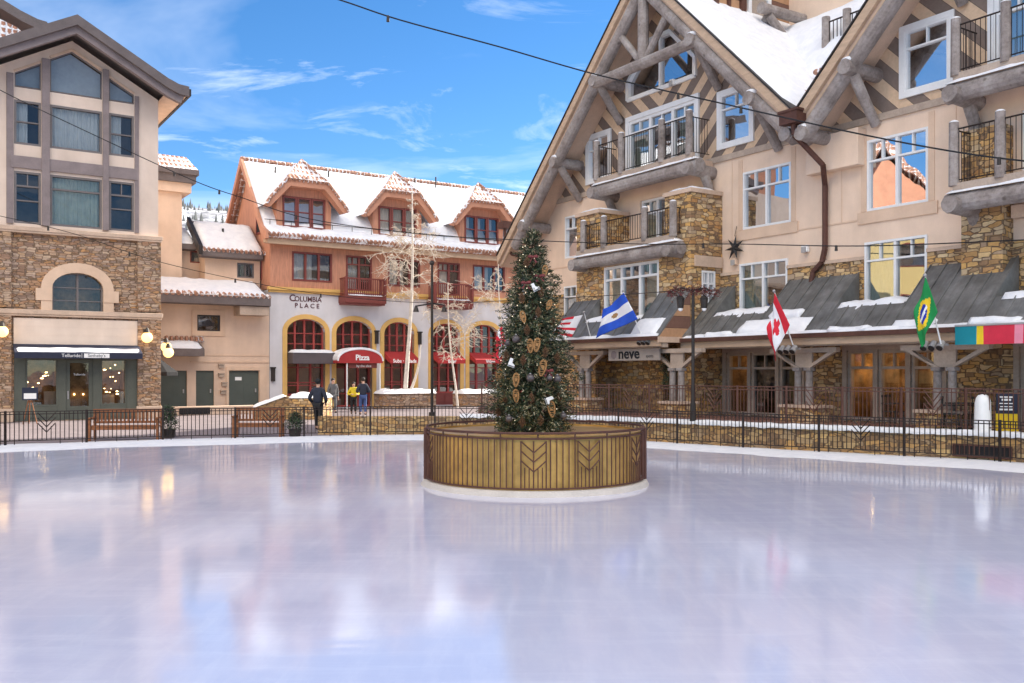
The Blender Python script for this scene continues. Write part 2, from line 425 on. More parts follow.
def snow_patch(mb, p00, p10, p11, p01, th=.15, nx=14, ny=6, jag=.12, lump=.35, seed=0, up=None):
    """a soft blanket of snow over the quad (corners in builder coordinates)"""
    P = [Vector(mb.T(*p)) for p in (p00, p10, p11, p01)]
    nrm = (P[1]-P[0]).cross(P[3]-P[0]).normalized()
    if nrm.z < 0: nrm = -nrm
    if up: nrm = Vector(up)
    i0 = len(mb.v)
    for j in range(ny+1):
        for i in range(nx+1):
            u, v = i/nx, j/ny
            q = (P[0]*(1-u)+P[1]*u)*(1-v)+(P[3]*(1-u)+P[2]*u)*v
            nz = mnoise.noise(q*1.7+Vector((seed*3.1, 0, 0)))
            nz2 = mnoise.noise(q*4.3+Vector((0, seed*1.3, 0)))
            edge = min(1, min(u*nx, (1-u)*nx, v*ny, (1-v)*ny)/1.2)
            off = nrm*(th*(.12+.88*edge)*(1+lump*nz+.2*nz2)) if edge > 0 else nrm*-.03
            if edge == 0 and jag:
                dirv = ((P[0]+P[1]+P[2]+P[3])/4-q)
                q = q+dirv.normalized()*jag*(nz2*.9+.3+.4*nz)
            mb.v.append(tuple(q+off))
    for j in range(ny):
        for i in range(nx):
            a = i0+j*(nx+1)+i; mb.f.append((a, a+1, a+nx+2, a+nx+1)); mb.mi.append(mb.cur)

def text_part(body, size, mat, parent, loc, rot=(R_(90), 0, 0), ext=.012, name='lettering', align='CENTER', sx=1.0, bold=0.0):
    cu = bpy.data.curves.new('lettering', 'FONT'); cu.body = body; cu.size = size; cu.extrude = ext
    cu.align_x = align; cu.align_y = 'CENTER'; cu.offset = bold; cu.resolution_u = 3
    t = bpy.data.objects.new('tmp', cu); COL.objects.link(t)
    dg = bpy.context.evaluated_depsgraph_get(); dg.update()
    me = bpy.data.meshes.new_from_object(t.evaluated_get(dg)); bpy.data.objects.remove(t)
    me.materials.clear(); me.materials.append(MT[mat])
    o = bpy.data.objects.new(name, me); COL.objects.link(o); o.parent = parent
    o.location = loc; o.rotation_euler = rot; o.scale = (sx, 1, 1)
    return o

# ================================================================== SETTING
exec_sections = []
def ground():
    m, nt, bs, N, L = nodes_of('stone_pavers')
    v = coords(nt)
    br = N('ShaderNodeTexBrick'); br.inputs['Scale'].default_value = 2.2; L(v, br.inputs['Vector'])
    br.inputs['Color1'].default_value = (.23, .19, .20, 1); br.inputs['Color2'].default_value = (.30, .245, .245, 1)
    br.inputs['Mortar'].default_value = (.13, .11, .11, 1); br.inputs['Mortar Size'].default_value = .018
    c = mixc(nt, .5, br.outputs['Color'], ramp(nt, noise(nt, v, .8, 7, .65), [(.3, (.45, .45, .47)), (.7, (1, 1, 1))]), 'MULTIPLY')
    L(c, bs.inputs['Base Color']); bs.inputs['Roughness'].default_value = .7
    bump(nt, bs, br.outputs['Fac'], -.3, .01)
    g = MB(XYZ); g.poly([(-1500, -600, 0), (1500, -600, 0), (1500, 2400, 0), (-1500, 2400, 0)])
    tag(g.build('plaza', m, recalc=False), kind='structure')
ground()

BACK = [(-20, 3), (-18.4, 13), (-16.2, 20)]+[ground_pt(*p) for p in ((-60, 461), (0, 453), (60, 450.3), (110, 448), (170, 446.5), (230, 445), (330, 442), (420, 440.5), (480, 441), (540, 442.5), (600, 445), (650, 448.5), (720, 453), (780, 457.5), (840, 461), (900, 465), (960, 468.5), (1024, 473))]+[(13.4, 15.5), (15.5, 10), (17, 3)]
FENCE = [(-20.8, 3), (-19.2, 13.4), (-17.0, 20.9)]+[ground_pt(*p) for p in ((-60, 453), (0, 447), (60, 445), (110, 443), (170, 441.2), (230, 439.8), (330, 437.4), (420, 436), (480, 436.4), (540, 437.5), (600, 440), (650, 443.2), (720, 447.6), (780, 451.5), (840, 454.5), (900, 458), (960, 461), (1024, 465.3))]+[(14.2, 16.1), (16.3, 10.3), (17.8, 3)]
def smooth_path(pts, n=4):
    out = []
    for i in range(len(pts)-1):
        p0, p1, p2, p3 = pts[max(i-1, 0)], pts[i], pts[i+1], pts[min(i+2, len(pts)-1)]
        for k in range(n):
            t = k/n
            out.append(tuple(.5*(2*p1[j]+(p2[j]-p0[j])*t+(2*p0[j]-5*p1[j]+4*p2[j]-p3[j])*t*t+(3*p1[j]-p0[j]-3*p2[j]+p3[j])*t**3) for j in (0, 1)))
    return out+[pts[-1]]
BK, FE = smooth_path(BACK), smooth_path(FENCE)

def ice():
    m, nt, bs, N, L = nodes_of('rink_ice')
    v = coords(nt)
    big = noise(nt, v, .22, 4, .5)
    def st(scale, rot, sc_, det=9, ro=.72):
        wp = N('ShaderNodeMapping'); wp.inputs['Scale'].default_value = scale; wp.inputs['Rotation'].default_value = (0, 0, rot); L(v, wp.inputs['Vector'])
        return noise(nt, wp.outputs[0], sc_, det, ro)
    scr = st((1.1, .22, 1), .35, 2.6); scr2 = st((.18, 1.3, 1), -.2, 2.2); fine = noise(nt, v, 14, 6, .7)
    def cuts(scale, rot, sc_, wd):                        # thin curved skate cuts: zero crossings of a stretched noise
        n = st(scale, rot, sc_, 2, .4); d = math_(nt, 'ABSOLUTE', math_(nt, 'SUBTRACT', n, .5))
        return ramp(nt, d, [(0, (1, 1, 1)), (wd, (0, 0, 0))])
    cut = math_(nt, 'MAXIMUM', cuts((.5, 1.2, 1), .4, 1.3, .005), math_(nt, 'MAXIMUM', cuts((1.3, .45, 1), -.5, 1.1, .005), cuts((.8, .8, 1), 1.1, .7, .003)))
    patch = ramp(nt, noise(nt, v, .5, 6, .65), [(.42, (0, 0, 0)), (.62, (1, 1, 1))])
    c = ramp(nt, big, [(.3, (.60, .61, .76)), (.7, (.67, .68, .81))])
    c = mixc(nt, ramp(nt, scr, [(.46, (0, 0, 0)), (.76, (.6, .6, .6))]), c, (.80, .80, .88))
    c = mixc(nt, ramp(nt, scr2, [(.50, (0, 0, 0)), (.74, (.6, .6, .6))]), c, (.79, .80, .90))
    c = mixc(nt, math_(nt, 'MULTIPLY', cut, math_(nt, 'MULTIPLY', patch, .14)), c, (.88, .88, .92))
    L(c, bs.inputs['Base Color'])
    rgh = math_(nt, 'ADD', .025, math_(nt, 'MULTIPLY', math_(nt, 'MULTIPLY', scr, patch), .16))
    L(math_(nt, 'ADD', rgh, math_(nt, 'MULTIPLY', scr2, .05)), bs.inputs['Roughness'])
    bs.inputs['IOR'].default_value = 1.62
    h = math_(nt, 'ADD', math_(nt, 'MULTIPLY', scr, .30), math_(nt, 'MULTIPLY', scr2, .30))
    h = math_(nt, 'ADD', h, math_(nt, 'MULTIPLY', fine, .03))
    h = math_(nt, 'ADD', h, math_(nt, 'MULTIPLY', noise(nt, v, .9, 3), .8))
    h = math_(nt, 'ADD', h, math_(nt, 'MULTIPLY', st((.25, 3.0, 1), .05, 1.5, 4, .6), .5))
    bump(nt, bs, h, .075, .03)
    g = MB(XYZ); pts = [(x, y, .004) for x, y in BK]+[(17, -25, .004), (-20, -25, .004)]
    g.poly(pts)
    tag(g.build('ice_rink', m, recalc=False), kind='structure')
    s = MB(XYZ); n = len(BK); rows = 5
    for i in range(n):
        for j in range(rows+1):
            t = j/rows; x = BK[i][0]*(1-t)+FE[i][0]*t; y = BK[i][1]*(1-t)+FE[i][1]*t
            if j == rows: x += (FE[i][0]-BK[i][0])*.5; y += (FE[i][1]-BK[i][1])*.5
            k = mnoise.noise(Vector((x*1.3, y*1.3, 0)))
            if j == 0: x += k*.16; y += k*.16
            s.v.append((x, y, (.0, .03, .055, .06, .055, -.01)[j]*(1+.5*k)+.006))
    for i in range(n-1):
        for j in range(rows): a = i*(rows+1)+j; s.f.append((a, a+1, a+rows+2, a+rows+1)); s.mi.append(0)
    tag(s.build('snow_bank', 'snow', smooth=True, recalc=False, weld=False), kind='structure')
ice()

# fence round the rink
def path_walk(pts, step):
    """points every `step` metres along a polyline, with their direction"""
    out = []; left = 0
    for (a, b) in zip(pts, pts[1:]):
        l = math.dist(a, b); t = left
        while t < l:
            out.append((a[0]+(b[0]-a[0])*t/l, a[1]+(b[1]-a[1])*t/l)); t += step
        left = t-l
    return out
def fence_run(name, label, cat, pts, z0, h, mat, pitch, per, post_r, bar_r, rails, chev_every=0, post_h=.03):
    root = thing(name, label, cat, (pts[0][0], pts[0][1], z0))
    q = path_walk(pts, pitch); ox, oy = pts[0]; L3 = lambda p, z: (p[0]-ox, p[1]-oy, z)
    for k in range(0, len(q), per):
        p = q[k]
        mb = MB(XYZ); mb.box(p[0]-ox-post_r, p[0]-ox+post_r, p[1]-oy-post_r, p[1]-oy+post_r, -.02, h+post_h)
        mb.build('post', mat, root)
        if k+per >= len(q): break
        mb = MB(XYZ); seg = q[k:k+per+1]; a, b = seg[0], seg[-1]
        chev = chev_every and (k//per) % chev_every == 1
        for rz in rails: mb.tube([L3(x, rz) for x in (seg if per > 8 else (a, b))], bar_r*1.35, 4)
        mid = per//2
        for i, x in enumerate(seg[1:-1], 1):
            if chev and abs(i-mid) in (1, 2):
                mb.cyl(L3(x, rails[0]), L3(x, rails[0]+(h-rails[0])*(.42+.07*abs(i-mid))), bar_r, n=4) 
            else: mb.cyl(L3(x, rails[0] if not (i % 5 == 2 and name == 'rink_fence') else 0), L3(x, rails[-1]), bar_r, n=4)
        if chev:
            c, l, r = seg[mid], seg[mid-2], seg[mid+2]
            for t in (.48, .66, .84):
                zc = rails[0]+(rails[-1]-rails[0])*(t-.2); zo = rails[0]+(rails[-1]-rails[0])*min(t+.12, .98)
                mb.cyl(L3(c, zc), L3(l, zo), bar_r*1.2, n=4).cyl(L3(c, zc), L3(r, zo), bar_r*1.2, n=4)
        mb.build('panel', mat, root, weld=False)
    return root
i0 = min(range(len(FE)), key=lambda i: math.dist(FE[i], FENCE[3])); i1 = min(range(len(FE)), key=lambda i: math.dist(FE[i], FENCE[20]))+3
fence_run('rink_fence', 'low black iron picket fence standing in the snow edge around the ice', 'fence', FE[i0:i1], .03, .93, 'iron', .115, 18, .026, .0125, (.12, .86, .93), 3)

# retaining wall with snow, terrace behind
WALL = [ground_pt(*p) for p in ((318, 434.4), (360, 435), (420, 434.8), (480, 435.2), (540, 436.2), (600, 438.6), (650, 441.5), (720, 445.8), (780, 449.6), (840, 452.6), (900, 456), (960, 459), (1024, 463.2), (1090, 468), (1180, 476))]
WP = smooth_path(WALL, 3)
def offset(pts, o):
    out = []
    for i, p in enumerate(pts):
        a, b = pts[max(i-1, 0)], pts[min(i+1, len(pts)-1)]; l = math.dist(a, b)
        out.append((p[0]-(b[1]-a[1])/l*o, p[1]+(b[0]-a[0])/l*o))
    return out
def retaining():
    ox, oy = WP[0]; root = thing('retaining_wall', 'low curved ochre stone retaining wall with a ragged snow cap behind the picket fence', 'wall', (ox, oy, 0))
    inn = offset(WP, .42); mb = MB(XYZ); H = .60
    for i in range(len(WP)-1):
        a, b, c, e = WP[i], WP[i+1], inn[i+1], inn[i]
        P = [(a, 0), (b, 0), (c, 0), (e, 0)]
        lo = [(p[0]-ox, p[1]-oy, -.05) for p, _ in P]; hi = [(p[0]-ox, p[1]-oy, H) for p, _ in P]
        mb.poly(hi); mb.poly([lo[0], lo[1], hi[1], hi[0]]); mb.poly([lo[2], lo[3], hi[3], hi[2]])
    for i in (0, len(WP)-1):
        a, e = WP[i], inn[i]; mb.poly([(a[0]-ox, a[1]-oy, -.05), (e[0]-ox, e[1]-oy, -.05), (e[0]-ox, e[1]-oy, H), (a[0]-ox, a[1]-oy, H)])
    mb.build('stone_face', 'stonewall', root)
    s = MB(XYZ); fo, fi = offset(WP, -.07), offset(WP, .46); k0 = 8
    pts = []
    for i in range(k0, len(WP)-1):
        for t in (0, .25, .5, .75): pts.append(((fo[i][0]*(1-t)+fo[i+1][0]*t, fo[i][1]*(1-t)+fo[i+1][1]*t), (fi[i][0]*(1-t)+fi[i+1][0]*t, fi[i][1]*(1-t)+fi[i+1][1]*t)))
    for n, (a, b) in enumerate(pts):
        nz = mnoise.noise(Vector((a[0]*2.1, a[1]*2.1, 3))); nz2 = mnoise.noise(Vector((a[0]*6, a[1]*6, 1)))
        prof = [(.0, -.05-.04*nz2), (-.02, .03), (.25, .075+.04*nz), (.7, .07+.03*nz2), (1, .0)]
        for t, z in prof: s.v.append((a[0]*(1-t)+b[0]*t-ox, a[1]*(1-t)+b[1]*t-oy, H+z+.02))
    for n in range(len(pts)-1):
        for j in range(4): a = n*5+j; s.f.append((a, a+5, a+6, a+1)); s.mi.append(0)
    s.build('snow_cap', 'snow', root, smooth=True, recalc=False)
    # vent grille in the wall
    g = MB(XYZ)
    ga, gb = ground_pt(953, 458.6), ground_pt(1013, 462.4)
    n = (-(gb[1]-ga[1]), gb[0]-ga[0]); l = math.hypot(*n); n = (-n[0]/l, -n[1]/l)
    def gp(t, z, o): return (ga[0]+(gb[0]-ga[0])*t+n[0]*o-ox, ga[1]+(gb[1]-ga[1])*t+n[1]*o-oy, z)
    g.cur = 1
    for t0, t1, z0, z1 in ((0, 1, .06, .10), (0, 1, .33, .37), (0, .02, .1, .33), (.98, 1, .1, .33)):
        g.poly([gp(t0, z0, .05), gp(t1, z0, .05), gp(t1, z1, .05), gp(t0, z1, .05)])
    for k in range(12):
        t = (k+.5)/12; g.poly([gp(t-.012, .1, .045), gp(t+.012, .1, .045), gp(t+.012, .33, .045), gp(t-.012, .33, .045)])
    g.cur = 0; g.poly([gp(0, .06, .03), gp(1, .06, .03), gp(1, .37, .03), gp(0, .37, .03)])
    g.build('vent_grille', ['black', 'rust'], root, recalc=False)
retaining()
def terrace():
    inn = offset(WP, .40); k0 = 9
    pts = inn[k0:]+[FR.w(19, -.4, 0)[:2], FR.w(-13.2, -.4, 0)[:2], FR.w(-13.2, 3, 0)[:2]]
    mb = MB(XYZ); n = len(pts)
    mb.poly([(x, y, .585) for x, y in pts])
    for i in range(n): a, b = pts[i], pts[(i+1) % n]; mb.poly([(a[0], a[1], 0.002), (b[0], b[1], .002), (b[0], b[1], .585), (a[0], a[1], .585)])
    tag(mb.build('terrace', plain('terrace_brick', (.20, .10, .075), .85, .25, 2, .4, 12)), kind='structure')
terrace()
RL = offset(WP, .30)
fence_run('terrace_railing', 'brown iron railing with chevron panels along the raised hotel terrace', 'railing', RL[9:], .60, 1.07, 'rust', .105, 14, .028, .0125, (.16, .98, 1.07), 2)

# far hillside
def hill():
    m, nt, bs, N, L = nodes_of('snowy_hillside')
    v = coords(nt)
    n = noise(nt, v, .045, 8, .7); n2 = noise(nt, v, .3, 5, .7)
    k = math_(nt, 'ADD', n, math_(nt, 'MULTIPLY', n2, .55))
    L(ramp(nt, k, [(.66, (.80, .82, .86)), (.74, (.34, .34, .36)), (.86, (.16, .16, .165))]), bs.inputs['Base Color'])
    bs.inputs['Roughness'].default_value = .9
    mb = MB(XYZ); nx, ny = 60, 20
    for j in range(ny+1):
        for i in range(nx+1):
            x = -420+i*14; y = 170+j*16; t = j/ny
            z = 106*t**.8*(.8+.25*mnoise.noise(Vector((x*.008, y*.008, 0))))-2+3*mnoise.noise(Vector((x*.05, y*.05, 2)))*t
            mb.v.append((x, y, z))
    for j in range(ny):
        for i in range(nx): a = j*(nx+1)+i; mb.f.append((a, a+1, a+nx+2, a+nx+1)); mb.mi.append(0)
    h = tag(mb.build('hillside', m, smooth=True, recalc=False), kind='structure')
    f = MB(XYZ)
    for k in range(14000):
        i = rnd.randrange(nx*ny); x, y, z = mb.v[(i//nx)*(nx+1)+i % nx]
        x += rnd.uniform(-7, 7); y += rnd.uniform(-8, 8)
        if mnoise.noise(Vector((x*.02, y*.02, 5)))+.9*(y-170)/320 < .18: continue
        hh = rnd.uniform(1.4, 3.8); r = hh*rnd.uniform(.16, .3)
        b = len(f.v)
        for q in range(5): f.v.append((x+r*math.cos(q*1.257), y+r*math.sin(q*1.257), z-.5))
        f.v.append((x, y, z+hh))
        for q in range(5): f.f.append((b+q, b+(q+1) % 5, b+5)); f.mi.append(0)
    tag(f.build('hillside_forest', plain('far_trees', (.15, .155, .15), .95, .4, .2, 0), weld=False, recalc=False), 'grey green conifers scattered over the snowy slope between the buildings', 'forest', kind='stuff')
hill()
# ================================================================== LEFT SHOP BUILDING
def left_building():
    F = FL; P = F.px
    b = thing('shop_building', 'gabled building with rosy stucco upper floors, russet stone base and navy shop awning', 'building', F.w(0, 0, 0), F.rz)
    # stone storeys
    aw = (P(52, 290)[0], P(103, 290)[0])                       # arched window
    shop = (P(14, 380)[0], P(137, 380)[0])
    za = (P(52, 313)[1], P(60, 288)[1], P(77, 273)[1])
    mb = MB()
    wall_poly(mb, rect(-13, 0, 0, 8.0), [arch(aw[0], aw[1], za[0], za[1], za[2]), rect(shop[0], shop[1], .02, 2.95)], 0)
    mb.poly([(0, 0, 0), (0, -12, 0), (0, -12, 8), (0, 0, 8)])
    mb.build('stone_wall', 'stonered', b)
    p0 = P(137, 300)[0]                                       # stone piers, slightly proud
    for a, c in ((p0, .08), (P(-40, 300)[0], P(11, 300)[0])):
        for z0, z1 in ((.55, 4.42), (4.72, 7.86)): MB().box(a, c, -.2, .16, z0, z1).build('stone_pier', 'stonered', b)
    for a, c in ((p0-.06, .14), (P(-40, 300)[0], P(11, 300)[0]+.06)): MB().box(a, c, -.1, .24, 0, .42).box(a+.02, c-.02, -.1, .21, .42, .55).build('plinth', 'ashlar', b, bevel=.02)
    mb = MB(); mb.box(-13, .16, -.1, .22, 4.46, 4.66).box(-13, .12, -.1, .18, 4.38, 4.46)
    mb.build('lower_belt_course', 'ashlar', b, bevel=.02)
    mb = MB(); mb.box(-13, .16, -.1, .22, 7.9, 8.08).box(-13, .12, -.1, .19, 7.82, 7.9)
    mb.build('upper_belt_course', 'ashlar', b, bevel=.02)
    mb = MB(); mb.box(shop[0]-.02, shop[1]+.02, -.05, .09, 3.22, 4.3)
    for z in (3.6, 3.95): mb.box(shop[0], shop[1], .09, .097, z, z+.015)
    mb.build('shop_fascia', 'pinkwall', b)
    # arched window surround
    mb = MB(); c, h = (aw[0]+aw[1])/2, (aw[1]-aw[0])/2; n = 14
    o = [(c+(h+.42)*math.cos(math.pi*k/n), za[1]+(za[2]+.42-za[1])*math.sin(math.pi*k/n)) for k in range(n+1)]
    i = [(c+h*math.cos(math.pi*k/n), za[1]+(za[2]-za[1])*math.sin(math.pi*k/n)) for k in range(n+1)]
    for k in range(n): mb.prism([i[k], i[k+1], o[k+1], o[k]], -.2, .10)
    mb.box(aw[0]-.42, aw[0], -.2, .10, za[0]-.1, za[1]).box(aw[1], aw[1]+.42, -.2, .10, za[0]-.1, za[1])
    mb.box(aw[0]-.62, aw[0], -.15, .13, za[1]-.55, za[1]-.05).box(aw[1], aw[1]+.62, -.15, .13, za[1]-.55, za[1]-.05)
    mb.build('arch_surround', 'stucco_trim', b)
    window(b, aw[0], aw[1], za[0], za[2], -.12, 2, 0, 'greyframe', 'glasssoft', None, extra_h=(za[0]+.55, za[0]+1.1), name='arched_window', room='roomwarm')
    # shop front
    s0, s1 = shop; mb = MB()
    d0, d1 = P(66, 380)[0], P(93, 380)[0]
    mb.box(s0, s0+.42, -.2, .02, .02, 2.95).box(s1-.42, s1, -.2, .02, .02, 2.95)
    mb.box(d0-.3, d0, -.2, .0, .02, 2.95).box(d1, d1+.3, -.2, .0, .02, 2.95)
    mb.box(s0+.42, s1-.42, -.19, -.01, 2.62, 2.95)
    for a, c in ((s0+.42, d0-.3), (d1+.3, s1-.42)): mb.box(a, c, -.18, -.02, .02, .62).box(a+.06, c-.06, -.15, .0, .14, .5)
    mb.build('shop_timber', 'greenshop', b, bevel=.008)
    for a, c in ((s0+.42, d0-.3), (d1+.3, s1-.42)):
        window(b, a, c, .62, 2.62, -.04, 1, 0, 'greenshop', 'glassdim', None, room='roomwarm', name='shop_window', depth=1.6)
    dr = MB(); dr.box(d0, d0+.16, -.12, -.05, .02, 2.6).box(d1-.16, d1, -.12, -.05, .02, 2.6).box(d0+.16, d1-.16, -.12, -.05, .02, .6).box(d0+.16, d1-.16, -.12, -.05, 2.44, 2.6)
    dr = dr.build('door', 'greenshop', b)
    MB().box(d0+.06, d0+.1, -.05, .0, .9, 1.25).build('handle', 'galv', dr)
    g = MB(); g.poly([(d0+.15, -.08, .58), (d1-.15, -.08, .58), (d1-.15, -.08, 2.46), (d0+.15, -.08, 2.46)]); g.build('pane', 'glassdim', dr)
    r = MB(); r.box(d0, d1, -1.6, -.3, .05, 2.6); r.build('interior', 'roomwarm', dr)
    # lamps and displays inside the shop windows
    mb = MB()
    for k in range(22):
        x = rnd.choice((rnd.uniform(s0+.55, d0-.45), rnd.uniform(d1+.45, s1-.55))); mb.ball((x, -rnd.uniform(.6, 1.4), rnd.uniform(1.0, 2.4)), rnd.uniform(.018, .04), 7, 4, (rnd.uniform(.8, 2), 1, rnd.uniform(.5, 1)))
    for x in (d0+.35, d1-.35): mb.ball((x, -.25, 1.1), .035, 7, 4)
    mb.build('display_lamp', 'shoplight', b)
    mb = MB()
    for x, z, w, h in ((s0+.65, .9, .4, .5), (s0+1.5, .95, .6, .55), (d1+.75, .85, .5, .4), (d1+1.45, .85, .3, .55)): mb.box(x-w/2, x+w/2, -1.1, -.8, .64, z+h/2)
    mb.build('window_display', 'ashlar', b)
    # awning
    mb = MB(); A0, A1 = s0-.05, s1+.05; prof = [(.10, 3.22), (.95, 2.86), (.95, 2.62), (.92, 2.62), (.10, 3.0)]
    mb.prism(prof, A0, A1, 's'); aw_ = mb.build('awning', 'awnnavy', b)
    s = MB(); snow_patch(s, (A0+.05, .93, 2.88), (A1-.05, .93, 2.88), (A1-.05, .42, 3.09), (A0+.05, .42, 3.09), .04, 40, 4, .09, .9, 3)
    s.build('snow_cover', 'snow', aw_, smooth=True, recalc=False)
    text_part('Telluride', .2, 'white', aw_, (P(73, 363)[0]-.2, -.953, 2.74), ext=.004)
    t = MB(); x0 = P(79, 363)[0]; t.box(x0-.03, x0-.015, .95, .956, 2.65, 2.84).box(x0+.06, x0+1.05, .95, .954, 2.655, 2.835); t.build('sign_panel', 'white', aw_)
    text_part("Sotheby's", .18, 'awnnavy', aw_, (x0+.55, -.956, 2.745), ext=.003)
    text_part('Telluride', .13, 'white', b, ((d0+d1)/2, .07, 1.95), ext=.003)
    # upper storeys
    cols = [(P(14, 200)[0], P(41, 200)[0]), (P(50, 200)[0], P(102, 200)[0]), (P(109, 200)[0], P(134, 200)[0])]
    rows = [(8.22, P(76, 177)[1]), (P(76, 151)[1], P(76, 108)[1])]
    zr = lambda s: 16.15-.56*abs(s+3.5)
    gz = P(76, 97)[1]
    gw = [[(cols[0][0]+.02, gz+.05), (cols[0][1], gz+.05), (cols[0][1], zr(cols[0][1])-.5), (cols[0][0]+.02, zr(cols[0][0])-.5)],
          [(cols[1][0], gz+.05), (cols[1][1], gz+.05), (cols[1][1], zr(cols[1][1])-.45), (-3.5, zr(-3.5)-.45), (cols[1][0], zr(cols[1][0])-.45)],
          [(cols[2][0], gz+.05), (cols[2][1], gz+.05), (cols[2][1], zr(cols[2][1])-.5), (cols[2][0], zr(cols[2][0])-.5)]]
    holes = [rect(c[0], c[1], r[0], r[1]) for c in cols for r in rows]+gw
    mb = MB(); wall_poly(mb, [(-13, 8.0), (0, 8.0), (0, zr(0)), (-3.5, zr(-3.5)), (-7.0, zr(-7)), (-13, zr(-7))], holes, 0)
    mb.poly([(0, 0, 8), (0, -12, 8), (0, -12, 14.2), (0, 0, 14.2)]); mb.build('upper_wall', 'pinkwall', b)
    for j, r in enumerate(rows):
        for k, c in enumerate(cols):
            window(b, c[0], c[1], r[0], r[1], -.03, 1 if k == 1 else 1, 0 if j else .28, 'greyframe', 'glasssoft', ('full' if k == 1 else ('half' if j else None)), 'curtain2' if j else 'curtain', room='room', topcols=1 if k == 1 else 2, fw=.09,
                   extra_h=((r[0]+.95,) if k != 1 else ()))
            if k != 1:
                pass
    for k, g in enumerate(gw):
        f = MB()
        for q in range(len(g)):
            a, c = g[q], g[(q+1) % len(g)]
            f.cyl((a[0], -.05, a[1]), (c[0], -.05, c[1]), .06, n=4)
        f = f.build('gable_window', 'greyframe', b)
        pn = MB(); pn.poly([(p[0], -.08, p[1]) for p in g]); pn.build('pane', 'glasssoft', f)
        rm = MB(); rm.poly([(p[0], -.45, p[1]) for p in g]); rm.build('interior', 'dimblind', f)
    mb = MB()                                                # mauve timber grid between the windows
    x0, x1, x2, x3 = cols[0][0], cols[0][1], cols[1][0], cols[1][1]
    for a, c, zt in ((x1+.02, x2-.02, zr(x1)-.3), (x3+.02, cols[2][0]-.02, zr(x3)-.35)): mb.box(a, c, -.02, .14, 8.18, zt)
    mb.box(x0-.15, cols[2][1]+.15, -.02, .10, rows[0][1]+.12, rows[0][1]+.62)
    mb.box(x0-.28, x0-.02, -.02, .07, 8.18, zr(x0)-.55).box(cols[2][1]+.02, cols[2][1]+.2, -.02, .07, 8.18, zr(cols[2][1])-.55)
    mb.build('timber_grid', 'mauve', b, bevel=.01)
    mb = MB()
    for a, c in ((-3.5, cols[1][0]), (-3.5, cols[1][1])): mb.cyl((a, .03, zr(a)-.38), (c, .03, zr(c)-.38), .07, n=4)
    mb.cyl((cols[0][0], .03, zr(cols[0][0])-.44), (cols[0][1], .03, zr(cols[0][1])-.44), .06, n=4).cyl((cols[2][0], .03, zr(cols[2][0])-.44), (cols[2][1], .03, zr(cols[2][1])-.44), .06, n=4)
    mb.build('gable_trim', 'soffit', b)
    # roof with flared eaves
    ez = 14.22
    def prof(t, e):                                           # outline at thickness offset t
        return [(-8.6+e, ez-.06+t), (-7.6, ez+.06+t), (-3.5, 16.5+t), (.1, 14.5+t), (.55, 14.32+t), (.98-e, 14.28+t)]
    top = prof(.28, 0); bot = prof(0, 0)
    mb = MB(); mb.prism(top+bot[::-1], -10, 1.35); r = mb.build('roof', 'darktrim', b)
    mb = MB(); t2 = prof(.30, 0); b2 = prof(-.12, 0)
    mb.prism(t2+b2[::-1], 1.35, 1.5); mb.build('fascia', 'darktrim', r)
    mb = MB(); t3 = prof(-.01, .12); b3 = prof(-.42, .3); mb.prism(t3+b3[::-1], 1.05, 1.3); mb.build('barge_board', 'mauve', r)
    mb = MB(); mb.poly([(.04, 1.05, 14.2), (.96, 1.05, 14.24), (.96, -10, 14.24), (.04, -10, 14.2)]); mb.build('soffit', 'soffit', r, recalc=False)
    mb = MB(); mb.box(.98, 1.10, -10, 1.35, 14.22, 14.52); mb.build('gutter', 'darkframe', r)
    s = MB(); snow_patch(s, (.3, -.2, 14.75), (.3, -9, 14.75), (-3.3, -9, 16.8), (-3.3, -.2, 16.8), .15, 12, 8); s.build('snow_cover', 'snow', r, smooth=True, recalc=False)
    mb = MB(); mb.poly([(-13, -12, 0), (0, -12, 0), (0, -12, 14.4), (-13, -12, 14.4)]); mb.poly([(-13, 0, 0), (-13, -12, 0), (-13, -12, 14), (-13, 0, 14)]); mb.poly([(-13, 0, 13.9), (0, 0, 13.9), (0, -12, 13.9), (-13, -12, 13.9)])
    mb.build('rear_wall', 'pinkwall', b, recalc=False)
left_building()

def annex():
    F = FC; d = -2.0; sR = F.px(182, 200, d)[0]; zt = F.px(182, 182, d)[1]; w = 6.0
    b = thing('stair_tower', 'narrow plain pink tower with a flat tiled eave right of the gabled shop building', 'building', F.w(sR, d, 0), F.rz)
    MB().box(-w, 0, -5, 0, 0, zt+.6).build('wall', 'connector', b)
    r = MB().box(-w, .62, -5.5, .5, zt-.1, zt+.32).box(-w, .74, -5.5, .62, zt+.32, zt+.6).build('roof', 'darktrim', b)
    MB().box(-w, .42, -5.3, .3, zt-.6, zt-.1).build('cornice', 'connector', r)
    mb = MB(); mb.poly([(-w, .58, zt+.61), (.7, .58, zt+.61), (.35, -.6, zt+1.5), (-w, -.6, zt+1.5)]); mb.poly([(.7, .58, zt+.61), (.7, -5, zt+.61), (.35, -5, zt+1.5), (.35, -.6, zt+1.5)])
    mb.build('tile_slope', 'tile', r, recalc=False)
annex()

